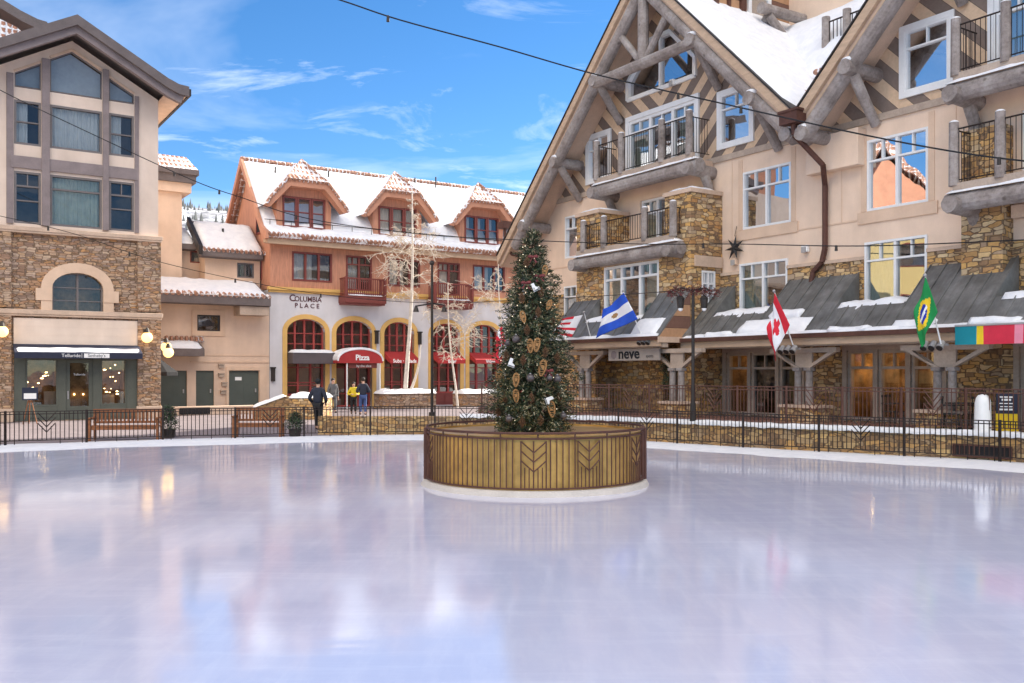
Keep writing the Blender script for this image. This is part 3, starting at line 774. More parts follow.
def house_behind():
    F = FL
    b = thing('tiled_house', 'orange house with flared grey fascia and snowy tiles peeking over the left gable', 'building', F.w(-9.2, -5.5, 0), F.rz)
    mb = MB(); mb.box(-9, 1.6, -9, 0, 0, 18.3); mb.build('wall', 'orange_plain', b)
    s1 = F.px(49, 32, -5.5+1.0)[0]+9.2; z1 = F.px(49, 34, -4.5)[1]
    mb = MB()
    pr = [(-4.5, z1+2.9), (s1-3.0, z1+1.25), (s1-1.1, z1+.35), (s1-.4, z1+.1), (s1, z1+.05)]
    mb.prism([(a, z+.42) for a, z in pr]+[(a, z) for a, z in pr[::-1]], .85, 1.05)
    r = mb.build('fascia', 'darktrim', b)
    mb = MB(); mb.prism([(a-.05, z+.55) for a, z in pr]+[(a-.05, z+.3) for a, z in pr[::-1]], -9, .85); mb.build('roof', 'darktrim', b)
    mb = MB(); mb.poly([(-5, 1.0, z1-1.9), (s1+.1, 1.0, z1-1.2), (s1-1.3, .84, z1+.1), (s1-3, .84, z1+.7), (-5, .84, z1+1.6)]); mb.build('tile_hip', 'tile', b, recalc=False)
house_behind()

# ================================================================== CONNECTOR
def connector():
    F = FC; P = F.px
    b = thing('link_building', 'low cream stucco building with snowy roofs and grey green doors linking two larger buildings', 'building', F.w(0, 0, 0), F.rz)
    win = (P(197, 315)[0], P(220, 315)[0], P(208, 331)[1], P(208, 315)[1])
    doors = [(P(160, 0)[0], P(187, 0)[0]), (P(196, 0)[0], P(214, 0)[0]), (P(229, 0)[0], P(259, 0)[0])]
    zt = 2.12
    mb = MB(); wall_poly(mb, rect(-9, -.02, 0, 5.8), [rect(*win)]+[rect(a, c, .03, zt) for a, c in doors], 0, .2)
    mb.poly([(-9, -1.6, 5.8), (0, -1.6, 5.8), (0, 0, 5.8), (-9, 0, 5.8)]); mb.build('lower_wall', 'connector', b)
    window(b, *win, -.03, 1, 0, 'darkframe', 'glass', None)
    mb = MB(); trim_frame(mb, win[0], win[1], win[2], win[3], 0, .06, .26); mb.build('window_surround', 'stucco_trim', b)
    for k, (a, c) in enumerate(doors):
        dr = MB(); dr.box(a, c, -.18, -.1, .03, zt)
        if k != 1: dr.box((a+c)/2-.01, (a+c)/2+.01, -.1, -.092, .05, zt-.02)
        dr = dr.build('door', 'greendoor', b)
        MB().box(c-.2, c-.14, -.1, -.03, .95, 1.15).build('handle', 'galv', dr)
    MB().box(doors[2][0]+.35, doors[2][0]+.7, -.1, -.094, 1.6, 1.78).build('door_notice', 'white', b)
    mb = MB(); mb.box(-4.2, -.03, 0, .05, 2.55, 2.62).box(-4.2, -.03, 0, .03, 2.9, 2.94)
    a, c = doors[2]; mb.box(a-.16, a-.02, 0, .06, .02, zt+.2).box(c+.02, c+.4, 0, .06, .02, zt+.2).box(a-.02, c+.02, 0, .06, zt+.02, zt+.2)
    mb.build('wall_trim', 'stucco_trim', b)
    for x, y in ((221, 366), (224, 384), (223, 392), (221, 375)):
        q = P(x, y); mb = MB(); mb.box(q[0]-.13, q[0]+.13, -.02, .12, q[1]-.1, q[1]+.06).box(q[0]-.16, q[0]+.16, -.02, .16, q[1]+.06, q[1]+.1); mb.build('wall_vent', 'beam', b)
    # main lower roof
    e0 = -9
    mb = MB(); mb.prism([(1.25, 5.55), (1.25, 5.98), (-1.5, 7.0), (-1.5, 6.4), (0, 5.75), (.9, 5.5)], e0, -.35, 's'); r = mb.build('lower_roof', 'darktrim', b)
    mb = MB(); mb.box(-1.95, -.4, .0, 1.1, 5.05, 5.5); mb.build('roof_bracket', 'beam', r)
    s = MB(); snow_patch(s, (e0, 1.22, 6.0), (-.4, 1.22, 6.0), (-.4, -1.45, 7.02), (e0, -1.45, 7.02), .2, 34, 7, .1, .3, 5); s.build('snow_cover', 'snow', r, smooth=True, recalc=False)
    mb = MB()
    for k in range(30): mb.cyl((e0+.15+k*.29, 1.31, 6.0), (e0+.15+k*.29, .9, 6.14), .1, n=8)
    mb.build('tile_edge', 'tilebare', r)
    # small canopy over the left door
    c0, c1 = P(160, 0)[0]-.6, P(199, 0)[0]
    mb = MB(); mb.prism([(1.1, 2.86), (1.1, 3.22), (0.02, 3.62), (.02, 2.86)], c0, c1, 's'); r2 = mb.build('door_canopy', 'darktrim', b)
    s = MB(); snow_patch(s, (c0, 1.08, 3.24), (c1, 1.08, 3.24), (c1-.1, .1, 3.62), (c0, .1, 3.62), .14, 12, 5, .06, .4, 9); s.build('snow_cover', 'snow', r2, smooth=True, recalc=False)
    mb = MB()
    for k in range(8): x = c0+.9+k*.25; mb.cyl((x, .25, 3.62), (x, .05, 3.86), .1, n=8)
    mb.build('tile_edge', 'tilebare', r2)
    # set-back upper storey
    u0, u1 = P(205, 0, -1.5)[0], -.05
    w = (P(237, 0, -1.5)[0], P(254, 0, -1.5)[0], P(245, 278, -1.5)[1], P(245, 263, -1.5)[1])
    mb = MB(); wall_poly(mb, rect(u0, u1, 6.3, 8.45), [rect(*w)], -1.5, .2)
    mb.poly([(u0, -1.5, 6), (u0, -6, 6), (u0, -6, 8.4), (u0, -1.5, 8.4)]); mb.build('upper_wall', 'connector', b)
    window(b, *w, -1.53, 2, 0, 'greyframe', 'glass', 'half')
    mb = MB(); mb.prism([(-.85, 8.25), (-.85, 8.62), (-3.4, 10.45), (-3.4, 10.1), (-1.4, 8.2)], u0-.35, u1-.02, 's'); r3 = mb.build('upper_roof', 'darktrim', b)
    MB().prism([(-.8, 8.3), (-.8, 8.8), (-3.4, 10.65), (-3.4, 10.2)], u0-.5, u0-.3, 's').build('verge_board', 'darkframe', r3)
    s = MB(); snow_patch(s, (u0-.3, -.86, 8.64), (u1, -.86, 8.64), (u1, -3.35, 10.45), (u0-.3, -3.35, 10.45), .22, 18, 9, .05, .25, 12); s.build('snow_cover', 'snow', r3, smooth=True, recalc=False)
    mb = MB()
    for k in range(14): mb.cyl((u0-.2+k*.25, -.78, 8.56), (u0-.2+k*.25, -1.1, 8.76), .09, n=8)
    mb.build('tile_edge', 'tilebare', r3)
    MB().cyl((u0+1.1, -2.0, 9.5), (u0+1.1, -2.0, 9.95), .06, n=8).build('roof_pipe', 'darkframe', r3)
    l0 = P(178, 0, -2.6)[0]-1
    w = (P(190, 0, -2.6)[0], P(205, 0, -2.6)[0], P(197, 263, -2.6)[1], P(197, 251, -2.6)[1])
    mb = MB(); wall_poly(mb, rect(l0, u0+.3, 6.3, 8.9), [rect(*w)], -2.6, .2); mb.build('rear_wall', 'connector', b)
    window(b, *w, -2.63, 1, 0, 'oxblood', 'glass', 'full', 'curtain2')
    mb = MB(); mb.prism([(-2.1, 8.7), (-2.1, 8.98), (-4.6, 10.2), (-4.6, 9.9), (-2.6, 8.65)], l0, u0-.3, 's'); r4 = mb.build('rear_roof', 'darktrim', b)
    s = MB(); snow_patch(s, (l0, -2.1, 9.0), (u0-.3, -2.1, 9.0), (u0-.3, -4.5, 10.2), (l0, -4.5, 10.2), .2, 10, 6, .05, .3, 14); s.build('snow_cover', 'snow', r4, smooth=True, recalc=False)
    MB().box(-9, -.05, -9, -6, 0, 8.3).build('back_block', 'connector', b)
connector()

# ================================================================== COLUMBIA PLACE
def columbia():
    F = FC; P = F.px; W = 21.0
    b = thing('restaurant_building', 'pale plaster and terracotta building with snowy dormers and ochre arched ground floor windows', 'building', F.w(0, 0, 0), F.rz)
    arches = [(.97, 3.18), (3.84, 6.06), (6.82, 8.79), (10.0, 11.95), (12.6, 14.8), (15.6, 17.7), (18.4, 20.4)]
    zsp, ztop = 4.3, 5.0
    mb = MB(); wall_poly(mb, rect(0, W, 0, 6.55), [arch(a, c, .03, zsp, ztop) for a, c in arches], 0, .3)
    mb.poly([(0, 0, 0), (0, -7.4, 0), (0, -7.4, 6.55), (0, 0, 6.55)]); mb.build('plaster_wall', 'white_plaster', b)
    for k, (a, c) in enumerate(arches):
        mb = MB(); cc, h = (a+c)/2, (c-a)/2; n = 14; w = .26
        o = [(cc+(h+w)*math.cos(math.pi*q/n), zsp+(ztop+w-zsp)*math.sin(math.pi*q/n)) for q in range(n+1)]
        i = [(cc+h*math.cos(math.pi*q/n), zsp+(ztop-zsp)*math.sin(math.pi*q/n)) for q in range(n+1)]
        for q in range(n): mb.prism([i[q], i[q+1], o[q+1], o[q]], -.35, .05)
        mb.box(a-w, a, -.35, .05, 0, zsp).box(c, c+w, -.35, .05, 0, zsp)
        mb.build('arch_surround', 'yellow', b)
        window(b, a, c, 3.05, ztop, -.3, 4, 0, 'redpaint', 'glasssoft', None, room='roomred', extra_h=(3.62, 4.2), name='arched_window', fw=.09)
        window(b, a, c, .75 if k not in (1,) else .05, 2.95, -.32, 3, 0, 'redpaint', 'glassdim', None, room='roomred', extra_h=(1.3, 1.45, 2.3) if k != 1 else (.8, 2.3), fw=.09, name='door' if k == 1 else 'ground_floor_window', depth=1.5)
        mb = MB(); mb.box(a, c, -.4, -.24, 2.95, 3.05)
        if k != 1: mb.box(a, c, -.42, -.25, .03, .75).box(a+.1, (a+c)/2-.05, -.25, -.22, .15, .65).box((a+c)/2+.05, c-.1, -.25, -.22, .15, .65)
        mb.build('arch_panel', 'oxblood', b)
    # awnings
    def valance(k, word, z0=2.55, z1=3.25):
        a, c = arches[k]; mb = MB(); mb.prism([(-.2, z1), (.75, z0+.25), (.75, z0), (.72, z0), (-.2, z1-.3)], a+.04, c-.04, 's'); o = mb.build('awning', 'awnred', b)
        if word: text_part(word, .3, 'white', o, ((a+c)/2, -.755, z0+.13), ext=.004, bold=.006)
        return o
    valance(2, 'Subs · Salads'); valance(3, 'Beer'); valance(4, 'Wine')
    a, c = arches[0]; mb = MB(); mb.box(a+.05, c+.28, -.1, .8, 2.5, 3.12); o = mb.build('box_awning', 'awngrey', b, bevel=.02)
    s = MB(); snow_patch(s, (a, .84, 3.13), (c+.3, .84, 3.13), (c+.3, -.05, 3.15), (a, -.05, 3.15), .14, 14, 5, .04, .3, 2); s.build('snow_cover', 'snow', o, smooth=True, recalc=False)
    # barrel awning with posts
    p0, p1 = P(338, 0, 1.5)[0], P(383, 0, 1.5)[0]; zb, zt = P(360, 362, 1.5)[1], P(360, 349, 1.5)[1]
    cc, h = (p0+p1)/2, (p1-p0)/2; n = 16; arc = [(cc+h*math.cos(math.pi*q/n), zb+.06+(zt-zb-.06)*math.sin(math.pi*q/n)**.9) for q in range(n+1)]
    mb = MB(); mb.prism(arc+[(p0, zb-.06), (p1, zb-.06)], -.1, 1.5); o = mb.build('barrel_awning', 'awnred', b)
    mb = MB()
    for q in range(n): mb.cyl((arc[q][0], 1.5, arc[q][1]), (arc[q+1][0], 1.5, arc[q+1][1]), .05, n=6)
    mb.build('snow_edge', 'snow', o)
    s = MB(); pts = [(x, z+.03) for x, z in arc]
    s.prism([(x, z) for x, z in pts]+[(cc+(x-cc)*1.02, z+.07) for x, z in pts[::-1]], .3, 1.45); s.build('snow_cover', 'snow', o)
    text_part('Pizza', .42, 'white', o, (cc+.1, -1.505, zb+.24), ext=.006, bold=.014)
    text_part('by the slice', .2, 'white', o, (cc+.25, -1.36, zb-.22), ext=.004)
    MB().box(p0+.7, p1-.3, 1.3, 1.34, zb-.34, zb-.06).build('sign_strip', 'oxblood', o)
    for x in (P(347, 0, 1.4)[0], P(380, 0, 1.4)[0]): MB().cyl((x, 1.4, 0), (x, 1.4, zb-.05), .04, n=8).build('awning_post', 'white', o)
    # letters on the wall
    q = P(305, 299); text_part('C', .52, 'letters', b, (P(292.3, 298.2)[0], -.012, P(292.3, 298.2)[1]), ext=.012, bold=.006)
    text_part('OLUMBIA', .40, 'letters', b, (P(308, 299.5)[0], -.012, P(308, 299.5)[1]), ext=.012, bold=.004, sx=.92)
    text_part('P L A C E', .36, 'letters', b, (P(307, 306)[0], -.012, P(307, 306)[1]), ext=.012, bold=.004, sx=1.0)
    for x, y in ((376, 337), (419, 338), (272.5, 374)):
        q = P(x, y); mb = MB(); mb.box(q[0]-.1, q[0]+.1, 0, .16, q[1]-.4, q[1]+.3).box(q[0]-.14, q[0]+.14, 0, .2, q[1]+.3, q[1]+.38); mb.build('wall_lantern', 'darkframe', b)
    # belt ledge and orange storey
    mb = MB(); mb.box(-.12, W, -.1, .22, 6.52, 6.7).box(-.06, W, -.1, .14, 6.4, 6.52); mb.build('belt_ledge', 'yellow', b, bevel=.015)
    wins = [(1.26, 3.6), (7.08, 9.19), (12.88, 15.25), (18.7, 21)]; dws = [(4.45, 6.06), (10.4, 11.95), (16.4, 17.9)]
    hol = [rect(a, c, 7.1, 8.72) for a, c in wins[:3]]+[rect(a, c, 6.72, 8.72) for a, c in dws]
    mb = MB(); wall_poly(mb, rect(.04, W, 6.6, 9.3), hol, -.02, .2)
    zr = lambda d: 9.75+(-d)/3.7*4.35 if d > -3.7 else 14.1-(-d-3.7)/3.7*4.35
    mb.poly([(.04, -.02, 6.6), (.04, -7.4, 6.6), (.04, -7.4, 9.5), (.04, -3.7, 13.9), (.04, -.02, 9.5)]); mb.build('terracotta_wall', 'orange', b)
    for a, c in wins[:3]: window(b, a, c, 7.1, 8.72, -.02, 3, .0, 'oxblood', 'glassdim', 'half', 'curtain2', fw=.1)
    for a, c in dws: window(b, a, c, 6.72, 8.72, -.02, 2, .25, 'oxblood', 'glassdim', 'half', 'curtain2', name='balcony_door', fw=.1)
    sidew = (-4.3, -3.3, 7.4, 8.6)
    for zz in (7.3, 9.9): 
        mb = MB(lambda a, bb, z: (.04-bb, a, z)); trim_frame(mb, 1.5, 2.3, zz, zz+1.2, -.02, .05, .1); mb.build('side_window', 'oxblood', b)
        mb = MB(lambda a, bb, z: (.04-bb, a, z)); mb.poly([(1.5, .02, zz), (2.3, .02, zz), (2.3, .02, zz+1.2), (1.5, .02, zz+1.2)]); mb.build('side_pane', 'black', b)
    # balconies
    for a, c in ((3.96, 6.48), (9.6, 12.3)):
        mb = MB(); mb.box(a, c, .06, 1.05, 5.95, 6.36).box(a+.05, c-.05, .06, .98, 5.85, 5.95); o = mb.build('balcony', 'oxblood', b)
        mb = MB()
        for x0, x1, d0, d1 in ((a, c, .97, 1.03), (a, a+.06, .22, 1.0), (c-.06, c, .22, 1.0)): mb.box(x0, x1, d0, d1, 7.28, 7.36).box(x0, x1, d0, d1, 6.44, 6.5)
        k = int((c-a)/.13)
        for q in range(k+1): x = a+.03+(c-a-.06)*q/k; mb.box(x-.028, x+.028, .985, 1.015, 6.36, 7.28)
        for d in (.3, .48, .66, .84): mb.box(a+.01, a+.05, d, d+.05, 6.36, 7.28).box(c-.05, c-.01, d, d+.05, 6.36, 7.28)
        for x in (a+.05, c-.05): mb.box(x-.06, x+.06, .94, 1.06, 6.36, 7.4)
        mb.build('balustrade', 'oxblood', o)
        s = MB(); snow_patch(s, (a+.2, 1.1, 6.38), (c-.1, 1.1, 6.38), (c-.1, .3, 6.38), (a+.2, .3, 6.38), .13, 12, 4, .04, .5, 4); s.build('snow_strip', 'snow', o, smooth=True, recalc=False)
    # eaves and roof
    mb = MB(); mb.box(-.35, W, -.02, .55, 9.06, 9.26).box(-.35, W, .4, .62, 8.98, 9.3); mb.build('eave_soffit', 'tanboard', b, bevel=.01)
    mb = MB(); mb.prism([(.8, 9.3), (.8, 9.5), (.1, 9.9), (-3.7, 14.3), (-7.6, 9.9), (-7.6, 9.6), (-3.7, 14.0), (0, 9.62), (.6, 9.26)], -.35, W, 's'); r = mb.build('roof', 'tilebare', b)
    mb = MB()
    mb.prism([(.9, 9.2), (.9, 9.56), (.1, 10.0), (-3.7, 14.42), (-7.7, 9.9), (-7.7, 9.5), (-3.7, 13.95), (0, 9.55), (.6, 9.16)], -.5, -.35, 's'); mb.build('verge_board', 'orange_plain', r)
    s = MB(); snow_patch(s, (-.4, .1, 9.92), (W, .1, 9.92), (W, -3.66, 14.26), (-.4, -3.66, 14.26), .16, 80, 16, .04, .28, 21); s.build('snow_cover', 'snow', r, smooth=True, recalc=False)
    s = MB(); snow_patch(s, (-.4, .82, 9.5), (W, .82, 9.5), (W, .0, 10.0), (-.4, .0, 10.0), .16, 150, 6, .10, .75, 22); s.build('eave_snow', 'snow', r, smooth=True, recalc=False)
    mb = MB()
    for k in range(int(W/.27)): mb.cyl((-.3+k*.27, .92, 9.43), (-.3+k*.27, .55, 9.63), .1, n=8)
    mb.build('tile_edge', 'tilebare', r)
    mb = MB()
    for k in range(int(W/.4)): mb.cyl((-.45+k*.4, -3.7, 14.35), (-.05+k*.4, -3.7, 14.36), .12, .1, n=8)
    mb.build('ridge_tile', 'tilebare', r)
    for x, d, h in ((1.3, -2.9, .55), (4.6, -3.0, .6), (9.9, -2.9, .55), (10.6, -3.4, .5), (4.1, -2.6, .5), (12.0, -3.2, .9)):
        z = 9.9+(.1-d)/3.8*4.4; MB().cyl((x, d, z-.1), (x, d, z+h), .05, n=8).build('vent_pipe', 'darkframe', r)
    # snow guard rail
    mb = MB(); mb.tube([(-.3, .05, 10.35), (W, .05, 10.35)], .02, 5)
    for k in range(18): mb.cyl((k*1.2, .05, 9.9), (k*1.2, .05, 10.37), .015, n=5)
    mb.build('snow_guard', 'iron', r)
    # dormers
    for ci, sc_ in enumerate((1.95, 7.7, 13.5, 19.3)):
        hw = 1.58; zw0, zw1 = 9.9, 11.8; wx = 1.24
        mb = MB(); wall_poly(mb, [(sc_-hw, 9.6), (sc_+hw, 9.6), (sc_+hw, 11.35), (sc_+1.1, 12.25), (sc_-1.1, 12.25), (sc_-hw, 11.35)], [rect(sc_-wx, sc_+wx, zw0+.12, zw1-.05)], .02, .2)
        for sg in (-1, 1): mb.poly([(sc_+sg*hw, .02, 9.6), (sc_+sg*hw, -1.6, 11.3), (sc_+sg*hw, .02, 11.35)])
        o = mb.build('dormer', 'orange', b)
        w3 = wx*2/3
        for k in range(3):
            x = sc_-wx+k*w3; top = zw1-.05 if k != 1 else zw1+.02
            window(o, x+.01, x+w3-.01, zw0+.14, zw1-.07, .03, 1, .0, 'oxblood', 'glassblue' if ci == 0 else 'glassdim', 'full' if ci < 2 else 'half', 'curtain2', fw=.09, extra_h=(zw0+1.0,), depth=.6)
        # gambrel roof shell: prism with overhang, hip in front
        g = [(sc_-2.35, 11.05), (sc_-2.1, 11.42), (sc_-1.08, 12.58), (sc_+1.08, 12.58), (sc_+2.1, 11.42), (sc_+2.35, 11.05)]
        gi = [(sc_-2.1, 10.98), (sc_-1.85, 11.25), (sc_-.98, 12.2), (sc_+.98, 12.2), (sc_+1.85, 11.25), (sc_+2.1, 10.98)]
        mb = MB(); mb.prism(g+gi[::-1], .02, .62); rr = mb.build('dormer_fascia', 'orange_plain', o)
        mb = MB(); mb.poly([(sc_-1.12, .66, 12.6), (sc_+1.12, .66, 12.6), (sc_, -.35, 13.85)])
        mb.build('dormer_hip', 'tile', o, recalc=False)
        mb = MB()
        for sg in (-1, 1):
            A = [(sc_+sg*2.35, .64, 11.1), (sc_+sg*2.1, .64, 11.47), (sc_+sg*1.12, .66, 12.6), (sc_, -.35, 13.85), (sc_, -3.2, 13.85), (sc_+sg*2.35, -1.2, 11.1)]
            mb.poly([A[0], A[1], (sc_+sg*2.1, -1.5, 11.47), (sc_+sg*2.35, -1.2, 11.1)]); mb.poly([A[1], A[2], (sc_+sg*1.12, -2.6, 12.6), (sc_+sg*2.1, -1.5, 11.47)]); mb.poly([A[2], A[3], A[4], (sc_+sg*1.12, -2.6, 12.6)])
        mb.build('dormer_roof', 'snow', o, recalc=False)
        mb = MB()
        for sg in (-1, 1):
            mb.tube([(sc_, -.38, 13.9), (sc_+sg*1.14, .66, 12.62), (sc_+sg*2.12, .66, 11.47), (sc_+sg*2.38, .66, 11.06)], .085, 6)
        for k in range(9): x = sc_-1.06+k*.265; mb.cyl((x, .74, 12.52), (x, .5, 12.74), .1, n=8)
        mb.build('dormer_tile_edge', 'tilebare', o)
    MB().box(.3, W, -7.4, -1.8, .1, 9.4).build('back_block', 'orange_plain', b)
columbia()
# ================================================================== RIGHT HOTEL
G1, G2, UND, TOPZ = -4.85, 9.72, 16.42, 16.88     # gable centres, soffit apex, roof top apex (45 degree pitch)
def hotel():
    F = FR; P = F.px
    b = thing('alpine_hotel', 'large tan alpine hotel with log trussed gables, stone bay and dark metal pent roof', 'building', F.w(0, 0, 0), F.rz)
    u = lambda c, s: UND-abs(s-c)
    # ---------- wall
    WL, WR = -12.9, 18.0
    doorsA = [(-1.45, -.45), (-.35, .75), (.85, 1.75)]; doorsB = [(3.45, 4.4), (4.5, 5.45), (5.55, 6.5)]; doorsC = [(8.6, 9.6), (10.2, 11.6)]
    dz = (.62, 2.72)
    win2 = [(-.86, 1.18, 4.0, 5.74), (4.04, 6.04, 4.05, 5.9), (8.75, 11.2, 4.0, 5.85)]
    win3 = [(-.75, 1.28, 6.9, 8.84), (4.09, 6.04, 6.82, 8.91)]
    lw = [(P(565, 0)[0], P(579, 0)[0], 6.95, 8.75), (P(564, 0)[0], P(577, 0)[0], 4.2, 5.75)]
    recess = [(-6.0, -3.35, 6.62, 8.7), (8.6, 11.4, 6.72, 8.75)]
    mb = MB()
    grid_wall(mb, WL, WR, .4, 5.42, .05, [(a, c, .6, dz[1]) for a, c in doorsA+doorsB+doorsC]+win2+[lw[1]], .3)
    mb.build('stone_wall', 'stone', b)
    mb = MB(); grid_wall(mb, WL, WR, 5.42, 9.5, 0, win2+win3+lw+recess, .3)
    mb.poly([(WL, 0, .4), (WL, -14, .4), (WL, -14, 9.5), (WL, 0, 9.5)]); mb.build('stucco_wall', 'stucco', b)
    for a, c in ((-1.7, -.86), (1.18, 4.04), (6.04, 7.4)): MB().box(a, c, -.02, .10, 5.40, 5.5).build('stone_ledge', 'ashlar', b)
    for a, c in ((-1.7, 7.3), (-12.9, -8.1)): MB().box(a, c, -.02, .022, 6.575, 6.62).build('stucco_band', 'stucco_trim', b)
    for w in win3:
        MB().box(w[0]-.3, w[1]+.3, -.02, .05, w[2]-.36, w[2]-.02).build('window_apron', 'stucco_trim', b)
        for x in (w[0]-.2, w[1]+.02): MB().box(x, x+.18, -.02, .018, w[2], 9.3).build('window_pilaster', 'stucco_trim', b)
    for x in (-1.25, 3.2, 6.85): MB().box(x, x+.02, -.01, .014, 6.62, 9.35).build('control_joint', 'stucco_trim', b)
    for w in win2: window(b, *w, .03, 2, .3, 'whiteframe', 'glass', 'half', sill='ashlar')
    for w in win3: window(b, *w, -.02, 2, .3, 'whiteframe', 'glassblue', None)
    for w in lw: window(b, *w, -.02, 1, .3, 'whiteframe', 'glass', 'half')
    for r in recess: window(b, *r, -.1, 3, .25, 'whiteframe', 'glass', 'sides', name='balcony_door', fw=.1)
    for grp in (doorsA, doorsB, doorsC):
        for a, c in grp:
            window(b, a, c, .62, dz[1], .0, 1, .25, 'beam', 'glassdim', None, room='roomwarm', name='terrace_door', fw=.1, depth=1.8, topcols=2)
        mb = MB(); a, c = grp[0][0], grp[-1][1]
        mb.box(a-.14, a, -.02, .12, .6, 2.72).box(c, c+.14, -.02, .12, .6, 2.72).box(a-.14, c+.14, -.02, .14, 2.72, 3.0)
        for (x0, x1), (x2, x3) in zip(grp, grp[1:]): mb.box(x1, x2, -.02, .10, .6, 2.72)
        mb.build('door_casing', 'beam', b)
    mb = MB()
    for x, z in ((-.9, 2.35), (4.0, 2.3), (4.3, 2.2), (4.95, 2.32), (5.2, 2.2), (6.1, 2.3), (9.1, 2.3), (3.7, 2.2)): mb.ball((x, -.9, z), .065, 8, 5, (2, 1, .6))
    mb.build('indoor_lamp', 'shoplamp', b)
    # ---------- gables
    def gable(c, mat, right=None):
        hw = UND-9.5
        hl = [[(c-1.85, 12.75), (c+1.85, 12.75), (c+1.85, 13.45), (c+.55, 14.75), (c-.55, 14.75), (c-1.85, 13.45)],
              rect(c-1.8, c+1.9, 9.62, 11.9), rect(c-4.38, c-3.05, 10.02, 11.75), rect(c+3.1, c+4.45, 9.98, 11.7)]
        mb = MB(); wall_poly(mb, [(c-hw, 9.5), (c+hw+(.35 if c == G1 else 0), 9.5), (c+(.38 if c == G1 else 0), UND)], hl, .0, .25); mb.build('gable_wall', mat, b)
        mb = MB(); mb.box(c-hw+.1, c+hw-.1, -.02, .07, 9.40, 9.60); mb.build('gable_belt', 'beam', b)
        for h in hl[2:]:
            a, e, z0, z1 = h[0][0], h[1][0], h[0][1], h[2][1]
            window(b, a, e, z0, z1, .02, 1, .3, 'whiteframe', 'glassblue', None, fw=.06)
            mb = MB(); trim_frame(mb, a, e, z0, z1, -.02, .07, .16); mb.build('window_casing', 'whiteframe', b)
        h = hl[1]; window(b, h[0][0], h[1][0], h[0][1], h[2][1], .0, 3, .22, 'whiteframe', 'glass', 'sides', name='balcony_door', fw=.12)
        mb = MB(); mb.box(h[0][0]-.16, h[0][0], -.02, .08, h[0][1], h[2][1]+.18).box(h[1][0], h[1][0]+.16, -.02, .08, h[0][1], h[2][1]+.18).box(h[0][0], h[1][0], -.02, .08, h[2][1], h[2][1]+.18); mb.build('door_casing', 'whiteframe', b)
        h = hl[0]; f = MB()
        for q in range(6):
            p, r = h[q], h[(q+1) % 6]; f.cyl((p[0], .02, p[1]), (r[0], .02, r[1]), .11, n=4)
        f.box(c-.05, c+.05, -.1, .06, 12.8, 14.7)
        f = f.build('gable_window', 'whiteframe', b)
        p = MB(); p.poly([(x, -.05, z) for x, z in h]); p.build('pane', 'glassblue', f)
        p = MB(); p.poly([(x, -.9, z) for x, z in h]); p.build('interior', 'room', f)
        # log truss
        c0 = c; c = c+(.38 if c == G1 else 0)
        D = 1.2; lz = lambda s: 16.1-abs(s-c); r = .235
        for sg in (-1, 1):
            mb = MB(); e = 8.5 if sg < 0 else 6.95
            if c0 == G2: e = 7.0
            mb.cyl((c+sg*e, D, lz(c+e)), (c+sg*.05, D, lz(c)), r, r*.93, 14, .03); mb.build('rake_log', 'log', b, smooth=False)
        mb = MB(); mb.cyl((c, D, 13.5), (c, D, 15.9), .21, .2, 12); mb.build('king_post', 'log', b)
        mb = MB(); mb.cyl((c-2.75, D+.1, 13.35), (c+2.75, D+.1, 13.35), .2, .2, 12, .03); mb.build('tie_log', 'log', b)
        for sg in (-1, 1):
            mb = MB(); mb.cyl((c+sg*.15, D, 13.5), (c+sg*1.25, D, 14.75), .135, .135, 10); mb.build('truss_strut', 'log', b)
        for off, zz in ((2.65, 13.4), (5.3, 10.75), (7.65, 8.4)):
            for sg in (-1, 1):
                if sg > 0 and off > 7: off_, zz_ = 6.75, 9.3
                elif sg < 0 and c0 == G2 and off > 7: off_, zz_ = 6.85, 9.2
                else: off_, zz_ = off, zz
                s = c+sg*off_
                pu = MB(); pu.cyl((s, D+.32, zz_), (s, -.05, zz_), .22, .22, 12, .03); pu = pu.build('purlin_log', 'log', b)
                if off < 7: br = MB(); br.cyl((s, D-.1, zz_-.15), (s, .05, zz_-1.45), .165, .15, 10, .03); br.build('brace', 'log', pu)
                sn = MB(); sn.ball((s, D+.12, zz_+.2), .22, 10, 6, (1.0, .9, .5)); sn.build('snow_clump', 'snow', pu, smooth=True)
        # roof slabs
        for sg in (-1, 1):
            e = 9.6 if (c0 == G1 and sg < 0) else (7.0 if c0 == G1 else 7.12)
            top = lambda s: TOPZ-s
            mb = MB(); mb.prism([(c, UND), (c, TOPZ), (c+sg*e, TOPZ-e), (c+sg*e, UND-e)], -9, 1.32); ro = mb.build('roof', 'soffit', b)
            mb = MB(); mb.prism([(c, UND+.12), (c, TOPZ+.03), (c+sg*(e+.02), TOPZ+.03-e), (c+sg*(e+.02), UND+.12-e)], 1.34, 1.46); mb.build('rake_board', 'tanboard', ro)
            mb = MB(); mb.prism([(c, UND-.1), (c, UND+.2), (c+sg*(e-.15), UND+.2-e+.15), (c+sg*(e-.15), UND-.1-e+.15)], 1.22, 1.318); mb.build('inner_rake_board', 'tanboard', ro)
            mb = MB(); mb.prism([(c, TOPZ+.035), (c, TOPZ+.10), (c+sg*(e+.05), TOPZ+.10-e), (c+sg*(e+.05), TOPZ+.035-e)], -9, 1.5); mb.build('drip_edge', 'darkframe', ro)
            s = MB(); o = (c+sg*.05, TOPZ+.08); q = (c+sg*(e-.1), TOPZ+.10-e+.1)
            snow_patch(s, (o[0], 1.46, o[1]), (o[0], -8.9, o[1]), (q[0], -8.9, q[1]), (q[0], 1.46, q[1]), .26, 26, 18, .02, .2, 31+sg); s.build('snow_cover', 'snow', ro, smooth=True, recalc=False)
    gable(G1, 'stripes1'); gable(G2, 'stripes2')
